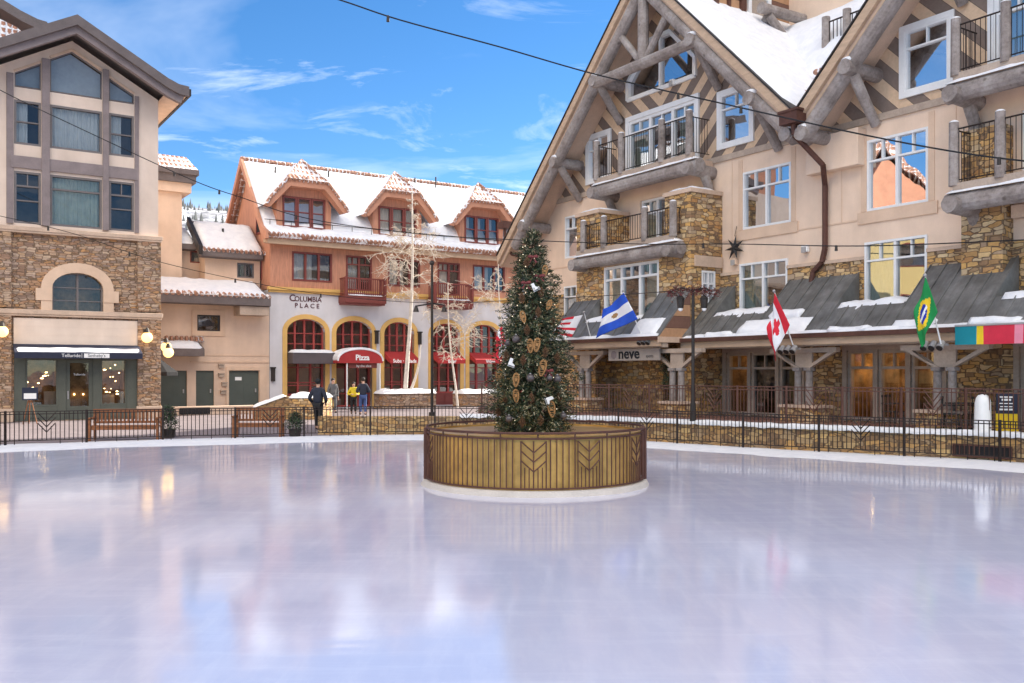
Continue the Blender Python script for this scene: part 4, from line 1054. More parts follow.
    # valley scupper and downpipe
    v = (G1+G2)/2+.19
    mb = MB(); mb.box(v-.33, v+.33, 1.3, 1.75, 9.5, 9.85).box(v-.37, v+.37, 1.27, 1.78, 9.85, 9.92); mb.build('scupper_box', 'rust', b)
    def px3(x, y, d): s, z = P(x, y, d); return (s, d, z)
    mb = MB(); mb.tube([(v, 1.5, 9.6), (v, 1.45, 9.2), px3(823, 165, .6), px3(825, 185, .14), px3(825, 248, .14), px3(822, 262, .14), px3(813, 272, .14), px3(811, 285, .16), px3(809, 292, .3), px3(800, 301, .75)], .085, 8); mb.build('downpipe', 'rust', b)
    mb = MB(); a0 = px3(505, 235, 1.3); mb.tube([(a0[0], 1.3, a0[2]+.35), (a0[0]-.02, 1.3, a0[2]-.5), (a0[0]+.3, 1.1, a0[2]-.9), (a0[0]+1.2, .2, a0[2]-1.1)], .07, 7).box(a0[0]-.35, a0[0]+.2, 1.0, 1.5, a0[2]+.3, a0[2]+.6); mb.build('gutter_outlet', 'rust', b)
    # tan pilaster below the valley
    mb = MB(); mb.box(v-.5, v+1.4, .0, .35, 8.2, 9.3); mb.build('valley_corbel', 'stucco', b, bevel=.02)
    # ---------- stone bay of the first gable
    BD = 1.5; bl, br_ = -8.1, -1.7
    bw = (-6.38, -3.3, 3.95, 6.05)
    mb = MB(); wall_poly(mb, rect(bl, br_, 3.0, 6.42), [rect(*bw)], BD, .3)
    sw = (.35, 1.0, 4.45, 5.55)
    wm = lambda a, c, z: (br_+c, -a, z)
    m2 = MB(wm); grid_wall(m2, .0, BD, .5, 6.42, 0, [sw], .25); m2.build('bay_side', 'stone', b)
    mb.poly([(bl, BD, .5), (bl, 0, .5), (bl, 0, 6.42), (bl, BD, 6.42)])
    mb.build('stone_bay', 'stone', b)
    window(b, *bw, BD-.03, 3, .24, 'whiteframe', 'glass', 'sides', fw=.1)
    window(b, *sw, -.02, 2, .4, 'whiteframe', 'glass', None, T=wm)
    m2 = MB(wm); m2.box(.05, 1.35, -.02, .07, 5.68, 6.05); m2.build('side_lintel', 'ashlar', b)
    mb = MB(); mb.box(bw[0]-.18, bw[1]+.12, BD-.1, BD+.06, bw[3]+.02, bw[3]+.4); mb.build('lintel', 'ashlar', b)
    for a, c in ((bl, -6.65), (-3.0, br_)):
        mb = MB(); mb.box(a, c, .0, BD, 6.42, 8.2); o = mb.build('stone_pier', 'stone', b)
        mb = MB(); mb.box(a-.05, c+.05, -.0, BD+.06, 8.2, 8.34); mb.build('pier_cap', 'ashlar', o)
        s = MB(); snow_patch(s, (a, BD, 8.35), (c, BD, 8.35), (c, .2, 8.35), (a, .2, 8.35), .12, 8, 6, .06); s.build('snow_cover', 'snow', o, smooth=True, recalc=False)
    mb = MB(); mb.box(-6.65, -3.0, .02, BD+.2, 6.42, 6.55); mb.build('loggia_floor', 'beam', b)
    # ground floor of the bay
    mb = MB()
    for a, c, d in ((bl, -6.9, 1.5), (-6.9, -4.6, .55), (-4.6, -3.9, .75), (-2.35, br_-.003, 1.5)): mb.box(a, c, .06, d, .55, 3.05)
    mb.build('entry_stone', 'stone', b)
    window(b, -3.85, -2.4, .62, 2.72, .35, 1, .25, 'beam', 'glassdim', None, room='roomwarm', name='entry_door', fw=.16, depth=.28)
    # ---------- balconies
    def log_balcony(c, hwl, hwr, d, zf, railtop, posts, beam_r=.25, deep=0.0):
        o = MB().box(c-hwl, c+hwr, .02, d-.05, zf-.34, zf-.14).build('balcony', 'soffit', b)
        MB().box(c-hwl-.02, c+hwr+.02, d-.06, d+.06, zf-.12, zf+.06).build('floor_edge', 'beam', o)
        m = MB(); m.cyl((c-hwl-.25, d-.1, zf-.42), (c+hwr+.25, d-.1, zf-.42), beam_r, beam_r, 14, .03); m.build('log_beam', 'log', o)
        for s in (c-hwl+.05, c+hwr-.05):
            m = MB(); m.cyl((s, d+.35, zf-.5), (s, 0.0, zf-.55), .22, .22, 12, .04).cyl((s, d*.45, zf-.6), (s, .04, zf-1.35), .17, .15, 10); m.build('bracket_log', 'log', o)
        for s in posts:
            m = MB(); m.cyl((s, d, zf+.0), (s, d, railtop+.18), .135, .125, 10); p = m.build('log_post', 'log', o)
            MB().ball((s, d, railtop+.19), .12, 8, 5, (1, 1, .45)).build('snow_cap', 'snow', p, smooth=True)
        m = MB(); a, e = posts[0], posts[-1]
        m.tube([(a, d, railtop), (e, d, railtop)], .022, 6).tube([(a, d, zf+.14), (e, d, zf+.14)], .018, 5)
        for s in (a, e): m.tube([(s, d, railtop), (s, .03, railtop)], .02, 5).tube([(s, d, zf+.14), (s, .03, zf+.14)], .016, 5)
        n = int((e-a)/.13)
        for k in range(1, n): m.cyl((a+(e-a)*k/n, d, zf+.14), (a+(e-a)*k/n, d, railtop), .0095, n=4)
        for s in (a, e):
            for k in range(1, int(d/.13)): m.cyl((s, k*.13, zf+.14), (s, k*.13, railtop), .0095, n=4)
        m.build('railing', 'iron', o, weld=False)
        s = MB(); snow_patch(s, (c-hwl-.2, d+.12, zf-.16), (c+hwr+.2, d+.12, zf-.16), (c+hwr+.2, d-.3, zf-.13), (c-hwl-.2, d-.3, zf-.13), .10, 26, 4, .05, .7, zf); s.build('snow_strip', 'snow', o, smooth=True, recalc=False)
        return o
    log_balcony(G1, 2.65, 2.75, 1.0, 9.62, 10.98, [-7.45, -5.95, -3.7, -2.3])
    log_balcony(G1, 2.75, 2.7, 1.85, 6.72, 7.72, [-7.2, -5.95, -3.65, -2.2], .23)
    log_balcony(G2, 2.3, 2.8, 1.0, 9.75, 11.05, [7.45, 8.75, 11.1, 12.3])
    log_balcony(G2, 2.15, 2.8, 1.25, 6.85, 8.3, [7.55, 8.75, 11.1, 12.3], .25)
    # stone wall behind the lower right balcony
    for q in ((7.3, 8.4, .0, .5, 4.6, 8.4), (11.5, 12.6, .0, .5, 4.6, 8.4)): MB().box(*q).build('stone_pier', 'stone', b)
    MB().box(8.5, 11.6, .05, .3, 5.98, 6.3).build('lintel', 'ashlar', b)
    # ---------- pent roof over the terrace
    def pent(segs, e, zE, wall_d, zT, s_lo, s_hi, name):
        o = None
        mb = MB()
        run = e-wall_d; low_d = wall_d+run*.42; low_z = zE+.08+(zT-zE)*.46
        for a, c, tall in segs:
            if tall: mb.prism([(e, zE), (e, zE+.1), (wall_d+.05, zT), (wall_d+.05, zE)], a, c, 's')
            else: mb.prism([(e, zE), (e, zE+.1), (low_d+.35, low_z-.1), (wall_d+.05, low_z), (wall_d+.05, zE)], a, c, 's')
            n = max(2, int(round((c-a)/.5)))
            for k in range(n+1):
                s = a+(c-a)*k/n; s = min(max(s, a+.015), c-.015)
                if tall: mb.prism([(e, zE+.1), (e, zE+.13), (wall_d+.05, zT+.045), (wall_d+.05, zT)], s-.014, s+.014, 's')
                else: mb.prism([(e, zE+.1), (e, zE+.13), (low_d+.35, low_z-.06), (low_d+.35, low_z-.1)], s-.014, s+.014, 's')
        o = mb.build(name, 'mroof', b, weld=False)
        MB().box(s_lo, s_hi, e, e+.11, zE-.02, zE+.11).build('gutter', 'rust', o); MB().box(s_lo, s_hi, e-.12, e-.004, zE-.22, zE-.03).build('fascia', 'tanboard', o)
        MB().box(s_lo, s_hi, wall_d+.06, e-.02, zE-.05, zE-.004).build('soffit', 'soffit', o)
        MB().box(s_lo+.1, s_hi, e-.42, e-.16, zE-.26, zE-.06).build('header_beam', 'beam', o)
        return o, low_d, low_z
    e, zE = 2.0, 3.08
    o, ld, lz_ = pent([(-1.68, -1.0, 1), (-1.0, 1.32, 0), (1.32, 3.9, 1), (3.9, 6.16, 0), (6.16, 8.6, 1), (8.6, 11.3, 0), (11.3, 18, 1)], e, zE, .05, 5.0, -1.69, 18, 'pent_roof')
    for k, (p, th) in enumerate((((-.95, 1.45, 1.3, .35), .16), ((3.95, 6.1, 1.3, .3), .17), ((8.7, 11.2, 1.35, .3), .14))):
        s = MB(); a, c, d1, d0 = p; snow_patch(s, (a, d1, lz_-.16), (c, d1, lz_-.16), (c, d0, lz_+.0), (a, d0, lz_+.0), th, 18, 6, .12, .6, 40+k); s.build('snow_patch', 'snow', o, smooth=True, recalc=False)
    roof = lambda d: zE+.11+(5.0-zE-.1)*(e-d)/1.9
    for k, (a, c, d0, d1) in enumerate(((.7, 3.4, 2.05, 1.45), (1.6, 2.9, 1.5, 1.2), (6.2, 7.5, 2.05, 1.75), (-.6, .6, 2.05, 1.85), (8.3, 9.6, 2.05, 1.8), (4.2, 5.6, 2.06, 1.86))):
        s = MB(); snow_patch(s, (a, d0, roof(d0)), (c, d0, roof(d0)), (c, d1, roof(d1)), (a, d1, roof(d1)), .11, 16, 6, .16, .8, 50+k); s.build('snow_patch', 'snow', o, smooth=True, recalc=False)
    s = MB(); snow_patch(s, (-1.6, 2.1, zE+.11), (18, 2.1, zE+.11), (18, 1.9, zE+.2), (-1.6, 1.9, zE+.2), .05, 110, 3, .04, 1.1, 61); s.build('snow_edge', 'snow', o, smooth=True, recalc=False)
    # entry roof of the bay
    e, zE = 3.0, 3.15
    o, ld, lz_ = pent([(-8.15, -6.55, 1), (-6.55, -3.2, 0), (-3.2, -1.68, 1)], e, zE, 1.5, 4.85, -8.2, -1.66, 'entry_roof')
    MB().prism([(2.98, zE+.08), (1.56, 4.78), (1.56, zE+.08)], -1.679, -1.665, 's').build('roof_gablet', 'stripes3', o)
    MB().box(-1.67, -1.62, 1.4, 3.05, zE-.1, zE+.09).build('gablet_board', 'soffit', o)
    roof = lambda d: zE+.11+(4.85-zE-.1)*(e-d)/1.45
    for k, (a, c, d0, d1) in enumerate(((-3.15, -1.9, 3.05, 2.4), (-8.05, -6.9, 3.05, 2.5))):
        s = MB(); snow_patch(s, (a, d0, roof(d0)), (c, d0, roof(d0)), (c, d1, roof(d1)), (a, d1, roof(d1)), .13, 14, 7, .12, .6, 70+k); s.build('snow_patch', 'snow', o, smooth=True, recalc=False)
    s = MB(); snow_patch(s, (-6.5, 2.45, lz_-.12), (-3.3, 2.45, lz_-.12), (-3.3, 1.8, lz_), (-6.5, 1.8, lz_), .14, 20, 5, .12, .6, 73); s.build('snow_patch', 'snow', o, smooth=True, recalc=False)
    s = MB(); snow_patch(s, (-8.1, 3.1, zE+.11), (-1.7, 3.1, zE+.11), (-1.7, 2.88, zE+.2), (-8.1, 2.88, zE+.2), .06, 60, 3, .04, 1.1, 74); s.build('snow_edge', 'snow', o, smooth=True, recalc=False)
    # paired posts with curved braces, on stone bases
    def posts(s, d, zt, base_w=.62):
        o = MB().box(s-base_w, s+base_w, d-.4, d+.3, .57, 1.02).build('post_base', 'stone', b)
        MB().box(s-base_w-.06, s+base_w+.06, d-.46, d+.36, 1.02, 1.1).build('base_cap', 'ashlar', o)
        for q in (-.2, .2):
            m = MB(); m.cyl((s+q, d, 1.1), (s+q, d, 2.1), .115, .105, 12).box(s+q-.125, s+q+.125, d-.125, d+.125, 2.1, 2.2); m.build('post', 'log', o, bevel=.015)
            m = MB(); m.prism([(s+q-.08, 2.2), (s+q+.08, 2.2), (s+q*5.2+.08*(1 if q > 0 else -1), zt+.12), (s+q*5.2-.14*(1 if q > 0 else -1), zt+.12)], d-.07, d+.07); m.build('brace', 'beam', o)
        MB().box(s-1.2, s+1.2, d-.1, d+.1, zt+.12, zt+.26).build('bolster', 'beam', o)
        MB().box(s-.3, s+.3, d-.06, d+.02, 2.2, zt+.12).build('post_block', 'beam', o)
    MB().box(*[f(*q) for q, f in (((592, 344, 2.8), lambda *t: P(*t)[0]), ((645, 344, 2.8), lambda *t: P(*t)[0]))], 2.72, 2.86, P(592, 347.5, 2.8)[1], P(592, 342, 2.8)[1]).build('light_box', 'white', b)
    posts(3.05, 1.55, 2.52); posts(P(945, 0, 1.55)[0], 1.55, 2.52); posts(14.0, 1.55, 2.52)
    posts(P(677, 0, 2.5)[0], 2.5, 2.58, .5); posts(P(590, 0, 2.5)[0]-.3, 2.5, 2.58, .5)
    # ---------- upper storeys behind the gables
    m3 = MB(lambda a, c, z: (-2.4+c, -a, z)); m3.box(-4.5, -.35, -4, 0, 13.2, 20.5); o = m3.build('tower_wall', 'stripes3', b)
    m3 = MB(lambda a, c, z: (-2.4+c, -a, z))
    m3.box(-1.85, -1.6, -.02, .12, 12.5, 20.5).box(-.45, -.33, -.02, .12, 13.2, 20.5).box(-1.6, -.45, -.02, .1, 15.75, 16.05).box(-1.1, -.95, -.02, .08, 12.5, 15.7); m3.build('tower_trim', 'rust', o)
    wm3 = lambda a, c, z: (-2.4+c, -a, z)
    m3 = MB(wm3); trim_frame(m3, -3.05, -2.15, 14.85, 17.2, .0, .1, .16); m3.build('window_casing', 'whiteframe', o)
    f = MB(wm3); f.box(-3.05, -2.15, .01, .05, 14.85, 17.2); f = f.build('window', 'glassblue', o)
    m3 = MB(wm3); m3.box(-3.05, -2.15, .05, .07, 15.9, 15.96); m3.build('muntin', 'whiteframe', f)
    mb = MB(); wall_poly(mb, rect(-2.4, 18, 9, 20.5), [rect(2.2, 3.3, 14.9, 17.1)], -4.3, .2); mb.build('upper_wall', 'stucco', b)
    window(b, 2.2, 3.3, 14.9, 17.1, -4.32, 1, .3, 'whiteframe', 'glass', None, name='upper_door', fw=.14)
    mb = MB(); trim_frame(mb, 2.2, 3.3, 14.9, 17.1, -4.3, -4.22, .2); mb.build('upper_casing', 'whiteframe', b)
    mb = MB(); mb.prism([(-.35, 9.3), (-.35, 9.9), (-4.29, 15.2), (-4.29, 9.3)], -2.3, 7, 's'); o = mb.build('valley_roof', 'mroof', b)
    s = MB(); snow_patch(s, (-2.3, -.4, 9.98), (7, -.4, 9.98), (7, -4.25, 15.2), (-2.3, -4.25, 15.2), .35, 24, 12, .02, .3, 81); s.build('snow_cover', 'snow', o, smooth=True, recalc=False)
    for (x0, y0), (x1, y1) in (((793, 86), (807, 92)), ((817, 72), (823, 66)), ((829, 74), (834, 70))):
        a, c = px3(x0, y0, .1 if x0 < 810 else -1.2), px3(x1, y1, .1 if x0 < 810 else -1.2)
        mb = MB(); mb.cyl(a, c, .05, .04, 6).ball(a, .14, 7, 5, (1, 1, .7)); mb.build('snow_anchor', 'tilebare', o)
    # small upper balcony
    mb = MB(); pa, pb = px3(826, 70, -2.4), px3(847, 58, -2.4)
    for s_ in (pa[0], pb[0]): mb.cyl((s_, -2.4, 12.2), (s_, -2.4, 14.15), .15, .14, 10)
    mb.build('upper_balcony_post', 'log', b)
    mb = MB(); mb.tube([(pa[0], -2.4, 13.95), (pb[0]+1.5, -2.4, 13.95)], .03, 5).tube([(pa[0], -2.4, 12.9), (pb[0]+1.5, -2.4, 12.9)], .03, 5)
    for k in range(1, 16): s_ = pa[0]+k*.15; mb.cyl((s_, -2.4, 12.9), (s_, -2.4, 13.95), .016, n=4)
    mb.build('upper_balcony_railing', 'iron', b)
    a = px3(770, 12, -2.6)
    mb = MB(); mb.cyl((a[0]+.1, -2.0, a[2]), (a[0]+.1, -4.3, a[2]+.05), .2, .2, 12).cyl((a[0]+.1, -2.4, a[2]-.2), (a[0]+.2, -4.2, a[2]-1.6), .16, .15, 10).cyl((a[0]-.6, -2.5, a[2]-.9), (a[0]+.1, -2.5, a[2]), .15, .15, 10); mb.build('upper_log_bracket', 'log', b)
    # bulk of the building and its high roof
    mb = MB(); mb.box(WL, WR, -14, -2.2, .4, 9.3).box(WL+1, WR, -14, -4.6, 9.3, 18.0); mb.build('main_block', 'stucco', b)
    mb = MB(); mb.prism([(-4, 18.0), (-9.5, 21.5), (-15, 18.0)], WL, WR, 's'); mb.build('main_roof', 'mroof', b)
hotel()

# ================================================================== ICE RINK CENTREPIECE
PC = (.43, 17.3)
def planter():
    R = 2.11
    b = thing('round_planter', 'round amber panelled planter wrapped in iron bars and chevrons amid the ice', 'planter', (PC[0], PC[1], 0)); b.scale = (.955, .955, 1)
    ring = lambda r, n=72: [(r*math.cos(2*math.pi*k/n), r*math.sin(2*math.pi*k/n)) for k in range(n)]
    def tubewall(mb, r0, r1, z0, z1, n=72):
        a, c = ring(r0, n), ring(r1, n)
        for k in range(n):
            q = (k+1) % n
            mb.poly([(*c[k], z0), (*c[q], z0), (*c[q], z1), (*c[k], z1)]); mb.poly([(*a[k], z0), (*a[q], z0), (*a[q], z1), (*a[k], z1)])
            mb.poly([(*a[k], z1), (*a[q], z1), (*c[q], z1), (*c[k], z1)]); mb.poly([(*a[k], z0), (*a[q], z0), (*c[q], z0), (*c[k], z0)])
    mb = MB(XYZ); tubewall(mb, 2.03, R-.04, .06, 1.0); mb.build('amber_drum', 'bronze', b, smooth=False)
    mb = MB(XYZ); n = 90
    prof = [(2.0, .10), (2.15, .10), (2.195, .08), (2.21, .04), (2.24, .0)]
    for k in range(n):
        for j in range(4):
            P = []
            for q, jj in ((k, j), (k+1, j), (k+1, j+1), (k, j+1)):
                t = 2*math.pi*q/n; wob = 1+.012*mnoise.noise(Vector((math.cos(t)*3, math.sin(t)*3, jj))); P.append((prof[jj][0]*wob*math.cos(t), prof[jj][0]*wob*math.sin(t), prof[jj][1]))
            mb.poly(P)
    mb.build('icy_kerb', 'concrete', b, smooth=True)
    mb = MB(XYZ); mb.poly([(*p, .97) for p in ring(2.03)]); mb.build('top_cover', 'bronze', b, recalc=False)
    for r, z, w in ((R+.02, 1.06, .022), (R, .97, .018), (R+.02, .135, .016)):
        mb = MB(XYZ); p = ring(r, 90); mb.tube([(*q, z) for q in p]+[(*p[0], z)], w, 6); mb.build('rail_ring', 'rust', b)
    cent = [-90-2, -90+25.5, -90-72, -90+95, 40, 90, 140, -90+62]
    def pt(deg, z, r=R+.012): t = R_(deg); return (r*math.cos(t), r*math.sin(t), z)
    for c in cent:
        mb = MB(XYZ); hw = 6.0
        for q in (-hw, 0, hw): mb.cyl(pt(c+q, .13), pt(c+q, .93), .012, n=5)
        for zc in (.46, .62, .78):
            for sg in (-1, 1): mb.tube([pt(c, zc-.04), pt(c+sg*hw/2, zc+.05), pt(c+sg*hw, zc+.145)], .0125, 5)
        for q in (-4.2, -2.1, 2.1, 4.2): mb.cyl(pt(c+q, .13), pt(c+q, .44+abs(q)*.012), .010, n=5)
        mb.build('chevron_panel', 'rust', b, weld=False)
    bars = []
    k = 0
    while k < 360:
        if all(abs((k-c+180) % 360-180) > 7.3 for c in cent): bars.append(k)
        k += 3.0
    mb = MB(XYZ)
    for i, a in enumerate(bars): mb.cyl(pt(a, .13), pt(a, .97), .0115, n=5)
    o = mb.build('bar', 'rust', b, weld=False); o['kind'] = 'stuff'
    for a in range(0, 360, 18):
        mb = MB(XYZ); mb.cyl(pt(a-90, .97), pt(a-90, 1.06), .014, n=6); mb.build('rail_stub', 'rust', b)
    for a in (-90-83, -90+83):
        mb = MB(XYZ); mb.cyl(pt(a, .1, R+.03), pt(a, 1.05, R+.03), .045, n=8); mb.build('post', 'rust', b)
planter()

TREE_PROF = [(.86, .64), (1.0, .70), (1.5, .67), (2.1, .62), (2.7, .55), (3.3, .455), (3.9, .335), (4.4, .21), (4.76, .05)]
TC_ = (PC[0]-.05, PC[1])
def tree_r(z):
    for (a, r), (c, q) in zip(TREE_PROF, TREE_PROF[1:]):
        if a <= z <= c: return r+(q-r)*(z-a)/(c-a)
    return 0
def needles(mb, p, d, L, n, w, rg, droop=.3):
    """a sprig: a stem line of `n` paired needle blades"""
    d = Vector(d).normalized(); a = d.orthogonal().normalized(); b = d.cross(a)
    for k in range(n):
        t = (k+.3)/n; c = Vector(p)+d*L*t+Vector((0, 0, -droop*L*t*t*.5)); ph = rg.uniform(0, 6.28)
        o = (a*math.cos(ph)+b*math.sin(ph)); e = c+(o*.75+d*.65)*L*.34*(1.1-.5*t); s = o.cross(d)*w
        i = len(mb.v); mb.v += [tuple(c-s), tuple(c+s), tuple(e+s*.35), tuple(e-s*.35)]; mb.f.append((i, i+1, i+2, i+3)); mb.mi.append(mb.cur if rg.random() > .30 else (mb.cur+1 if rg.random() < .62 else mb.cur+2))
def christmas_tree():
    rg = random.Random(11)
    b = thing('christmas_tree', 'tall decorated christmas tree rising out of the round planter on the ice', 'christmas tree', (PC[0]-.05, PC[1], .62))
    MB(XYZ).cyl((0, 0, -.05), (0, 0, 3.9), .09, .015, 9).build('trunk', plain('pine_bark', (.10, .065, .04), .9, .3, 6, .5, 20), b)
    g0 = plain('fir_needles', (.026, .042, .018), .6, .35, 6, 0); g1 = plain('fir_needles_pale', (.12, .115, .045), .6, .3, 6, 0); g2 = plain('fir_needles_frost', (.36, .31, .20), .6, .2, 6, 0)
    mb = MB(XYZ)
    for k in range(4300):
        z = .86+(4.72-.86)*(1-math.sqrt(rg.random()))**.9 if k % 3 else rg.uniform(.86, 4.7)
        r = tree_r(z); ph = rg.uniform(0, 6.283)
        lump = 1.02+.12*math.sin(ph*5+z*7)+0.55*mnoise.noise(Vector((math.cos(ph)*2.6, math.sin(ph)*2.6, z*3.0)))
        rr = r*lump*rg.uniform(.55, 1.04); L = rg.uniform(.14, .28)*(.55+.45*min(1, r/.5))
        p = (rr*math.cos(ph)-.5*L*math.cos(ph), rr*math.sin(ph)-.5*L*math.sin(ph), z-.62)
        needles(mb, p, (math.cos(ph)+rg.uniform(-.5, .5), math.sin(ph)+rg.uniform(-.5, .5), rg.uniform(-.35, .45)+(.9 if z > 4.45 else 0)), L, 8, .0115, rg)
    mb.build('foliage', [g0, g1, g2], b, weld=False, recalc=False)
    mb = MB(XYZ)
    for k in range(16):
        z0 = .9+k*.235; r = tree_r(z0)
        for q in range(7):
            ph = q*.9+k*1.3; mb.cyl((0, 0, z0-.62+.05), (r*.85*math.cos(ph), r*.85*math.sin(ph), z0-.62), .014, .005, 5)
    o = mb.build('branches', plain('fir_branch', (.09, .06, .04), .9, .3, 6, 0), b, weld=False); o['kind'] = 'stuff'
    mb = MB(XYZ)
    for k in range(130):
        z = rg.uniform(.95, 4.6); r = tree_r(z)*rg.uniform(.92, 1.06); ph = rg.uniform(0, 6.283)
        mb.ball((r*math.cos(ph), r*math.sin(ph), z-.62), .0085, 5, 3)
    o = mb.build('fairy_lights', 'bulb', b, weld=False); o['kind'] = 'stuff'
christmas_tree()
def on_tree(x, y, out=.02):
    """a spot on the camera side of the tree, as a world point"""
    for _ in range(1):
        Y = PC[1]-.4; z = CAMZ+(HOR-y)/FPX*Y; r = tree_r(z); dx = (x-512)/FPX*Y-PC[0]+.05
        dx = max(-r*.97, min(r*.97, dx)); Y = PC[1]-math.sqrt(max(r*r-dx*dx, 0))-out
    return (PC[0]-.05+dx, Y, CAMZ+(HOR-y)/FPX*Y)
MT['wicker'] = plain('golden_wicker', (.33, .17, .06), .7, .25, 20, .4, 60)
MT['bauble'] = plain('dark_bauble', (.075, .06, .06), .35, .3, 8, 0, 20, spec=.6)
MT['redribbon'] = plain('maroon_ribbon', (.16, .03, .03), .6, .2, 8, .1, 20)
def ornaments():
    shoes = [(545, 271, .17, 8, 'broad brown snowshoe ornament near the top of the tree'), (523, 317, .17, -15, 'brown snowshoe ornament on the left below the white skates'),
             (549, 305, .15, 20, 'small brown snowshoe ornament right of the upper skates'), (530, 346, .20, -4, 'left one of a pair of golden snowshoe ornaments side by side'),
             (536.5, 345, .20, 8, 'right one of a pair of golden snowshoe ornaments side by side'), (542, 368, .24, 12, 'tilted golden snowshoe ornament in the centre of the tree'),
             (516, 380, .20, 3, 'golden snowshoe ornament hung directly above another on the left'), (516, 396, .19, -5, 'golden snowshoe ornament hung directly below another on the left'),
             (500, 378, .26, -6, 'long pale snowshoe ornament at the left edge of the tree'), (551, 409, .24, -8, 'golden snowshoe ornament under a white puff low on the right')]
    for x, y, L, tilt, lab in shoes:
        p = on_tree(x, y, .05); b = thing('snowshoe_ornament', lab, 'ornament', p, 0, 'snowshoe ornaments on the christmas tree'); b.rotation_euler = (0, R_(tilt), 0)
        w = L*.25; n = 18
        out = [(w*math.sin(2*math.pi*k/n)*(1-.25*math.cos(2*math.pi*k/n)*-1), L*.62*math.cos(2*math.pi*k/n)) for k in range(n)]
        mb = MB(XYZ); mb.tube([(q[0], 0, q[1]) for q in out]+[(out[0][0], 0, out[0][1])], .014, 6); mb.build('frame', 'wicker', b)
        mb = MB(XYZ); 
        for q in range(-3, 4): t = q/4; hw = w*math.sqrt(1-t*t)*.95; mb.cyl((-hw, 0, L*.6*t), (hw, 0, L*.6*(t+.1)), .006, n=4).cyl((hw, 0, L*.6*t), (-hw, 0, L*.6*(t+.1)), .006, n=4)
        mb.build('webbing', 'wicker', b, weld=False); MB(XYZ).box(-w*.5, w*.5, -.012, .0, -L*.12, L*.2).build('binding', 'wicker', b, bevel=.006)
    for x, y, r, lab in ((516, 339, .075, 'large dark bauble on the left beside the golden snowshoe pair'), (530, 378, .075, 'dark bauble left of centre below the tilted snowshoe'), (557, 379, .075, 'dark bauble at the right edge of the tree'),
                         (509, 419, .07, 'dark bauble at the bottom left of the tree'), (563, 416, .07, 'dark bauble at the bottom right of the tree'), (508, 343, .06, 'smaller dark bauble at the upper left edge of the tree'), (549, 378, .055, 'small dark bauble close beside the right edge bauble')):
        b = thing('bauble', lab, 'bauble', on_tree(x, y, .05), 0, 'dark baubles on the christmas tree')
        MB(XYZ).ball((0, 0, 0), r, 16, 10).build('globe', 'bauble', b, smooth=True); MB(XYZ).cyl((0, 0, r*.95), (0, 0, r*1.2), r*.22, n=8).build('cap', 'galv', b)
    for x, y, tilt, lab in ((534, 287, -25, 'pair of white skates hanging in the upper part of the tree'), (511, 362, 20, 'white and blue skate hanging on the left of the tree'), (549, 399, 70, 'white puffy skate low on the right of the tree')):
        p = on_tree(x, y, .07); b = thing('skate_ornament', lab, 'ornament', p, 0, 'white skates on the christmas tree'); b.rotation_euler = (0, R_(tilt), 0); b.scale = (.72, .72, .72)
        MB(XYZ).prism([(-.05, .10), (.035, .10), (.04, -.01), (.12, -.045), (.125, -.085), (-.055, -.085)], -.03, .03).build('boot', 'whiteframe', b, bevel=.012)
        MB(XYZ).box(-.06, .13, -.006, .006, -.12, -.1).box(-.03, -.015, -.006, .006, -.1, -.085).box(.08, .095, -.006, .006, -.1, -.085).build('blade', 'galv', b)
    for x, y, lab in ((533, 257, 'maroon ribbon bow near the tip of the tree'), (540, 276, 'maroon ribbon bow behind the top snowshoe'), (526, 283, 'maroon ribbon bow left of the white skates'), (548, 371, 'maroon ribbon bow right of the tilted snowshoe')):
        p = on_tree(x, y, .03); b = thing('ribbon_bow', lab, 'bow', p, 0, 'maroon bows on the christmas tree')
        for sg in (-1, 1):
            m = MB(XYZ); m.ball((sg*.05, 0, .01), .05, 10, 6, (1, .5, .62)); m.build('loop', 'redribbon', b, smooth=True)
            m = MB(XYZ); m.prism([(0, 0), (sg*.05, -.11), (sg*.085, -.095)], -.006, .006); m.build('tail', 'redribbon', b)
        MB(XYZ).ball((0, -.01, 0), .022, 8, 5).build('knot', 'redribbon', b, smooth=True)
ornaments()
def cones():
    rg = random.Random(3); MT['cone'] = plain('brown_cone', (.13, .065, .03), .8, .4, 25, .5, 60)
    for x, y in ((527, 262), (541, 292), (522, 298), (538, 312), (553, 322), (527, 330), (506, 356), (545, 352), (557, 358), (523, 360), (505, 398), (531, 398), (560, 396), (540, 420), (522, 422), (498, 412)):
        p = on_tree(x, y, .04); b = thing('pine_cone', 'brown pine cone tucked among the needles of the christmas tree', 'pine cone', p, rg.uniform(0, 6), 'pine cones on the christmas tree')
        m = MB(XYZ)
        for k in range(7):
            t = k/6; r = .052*math.sin(math.pi*(.18+.74*t)); z = .075-.16*t
            for q in range(7): a = q*.898+k*.45; m.cyl((0, 0, z), (r*1.25*math.cos(a), r*1.25*math.sin(a), z-.012), .018, .007, 4)
        m.build('scales', 'cone', b, weld=False); MB(XYZ).cyl((0, 0, .07), (0, 0, .12), .006, n=4).build('stem', 'cone', b)
cones()

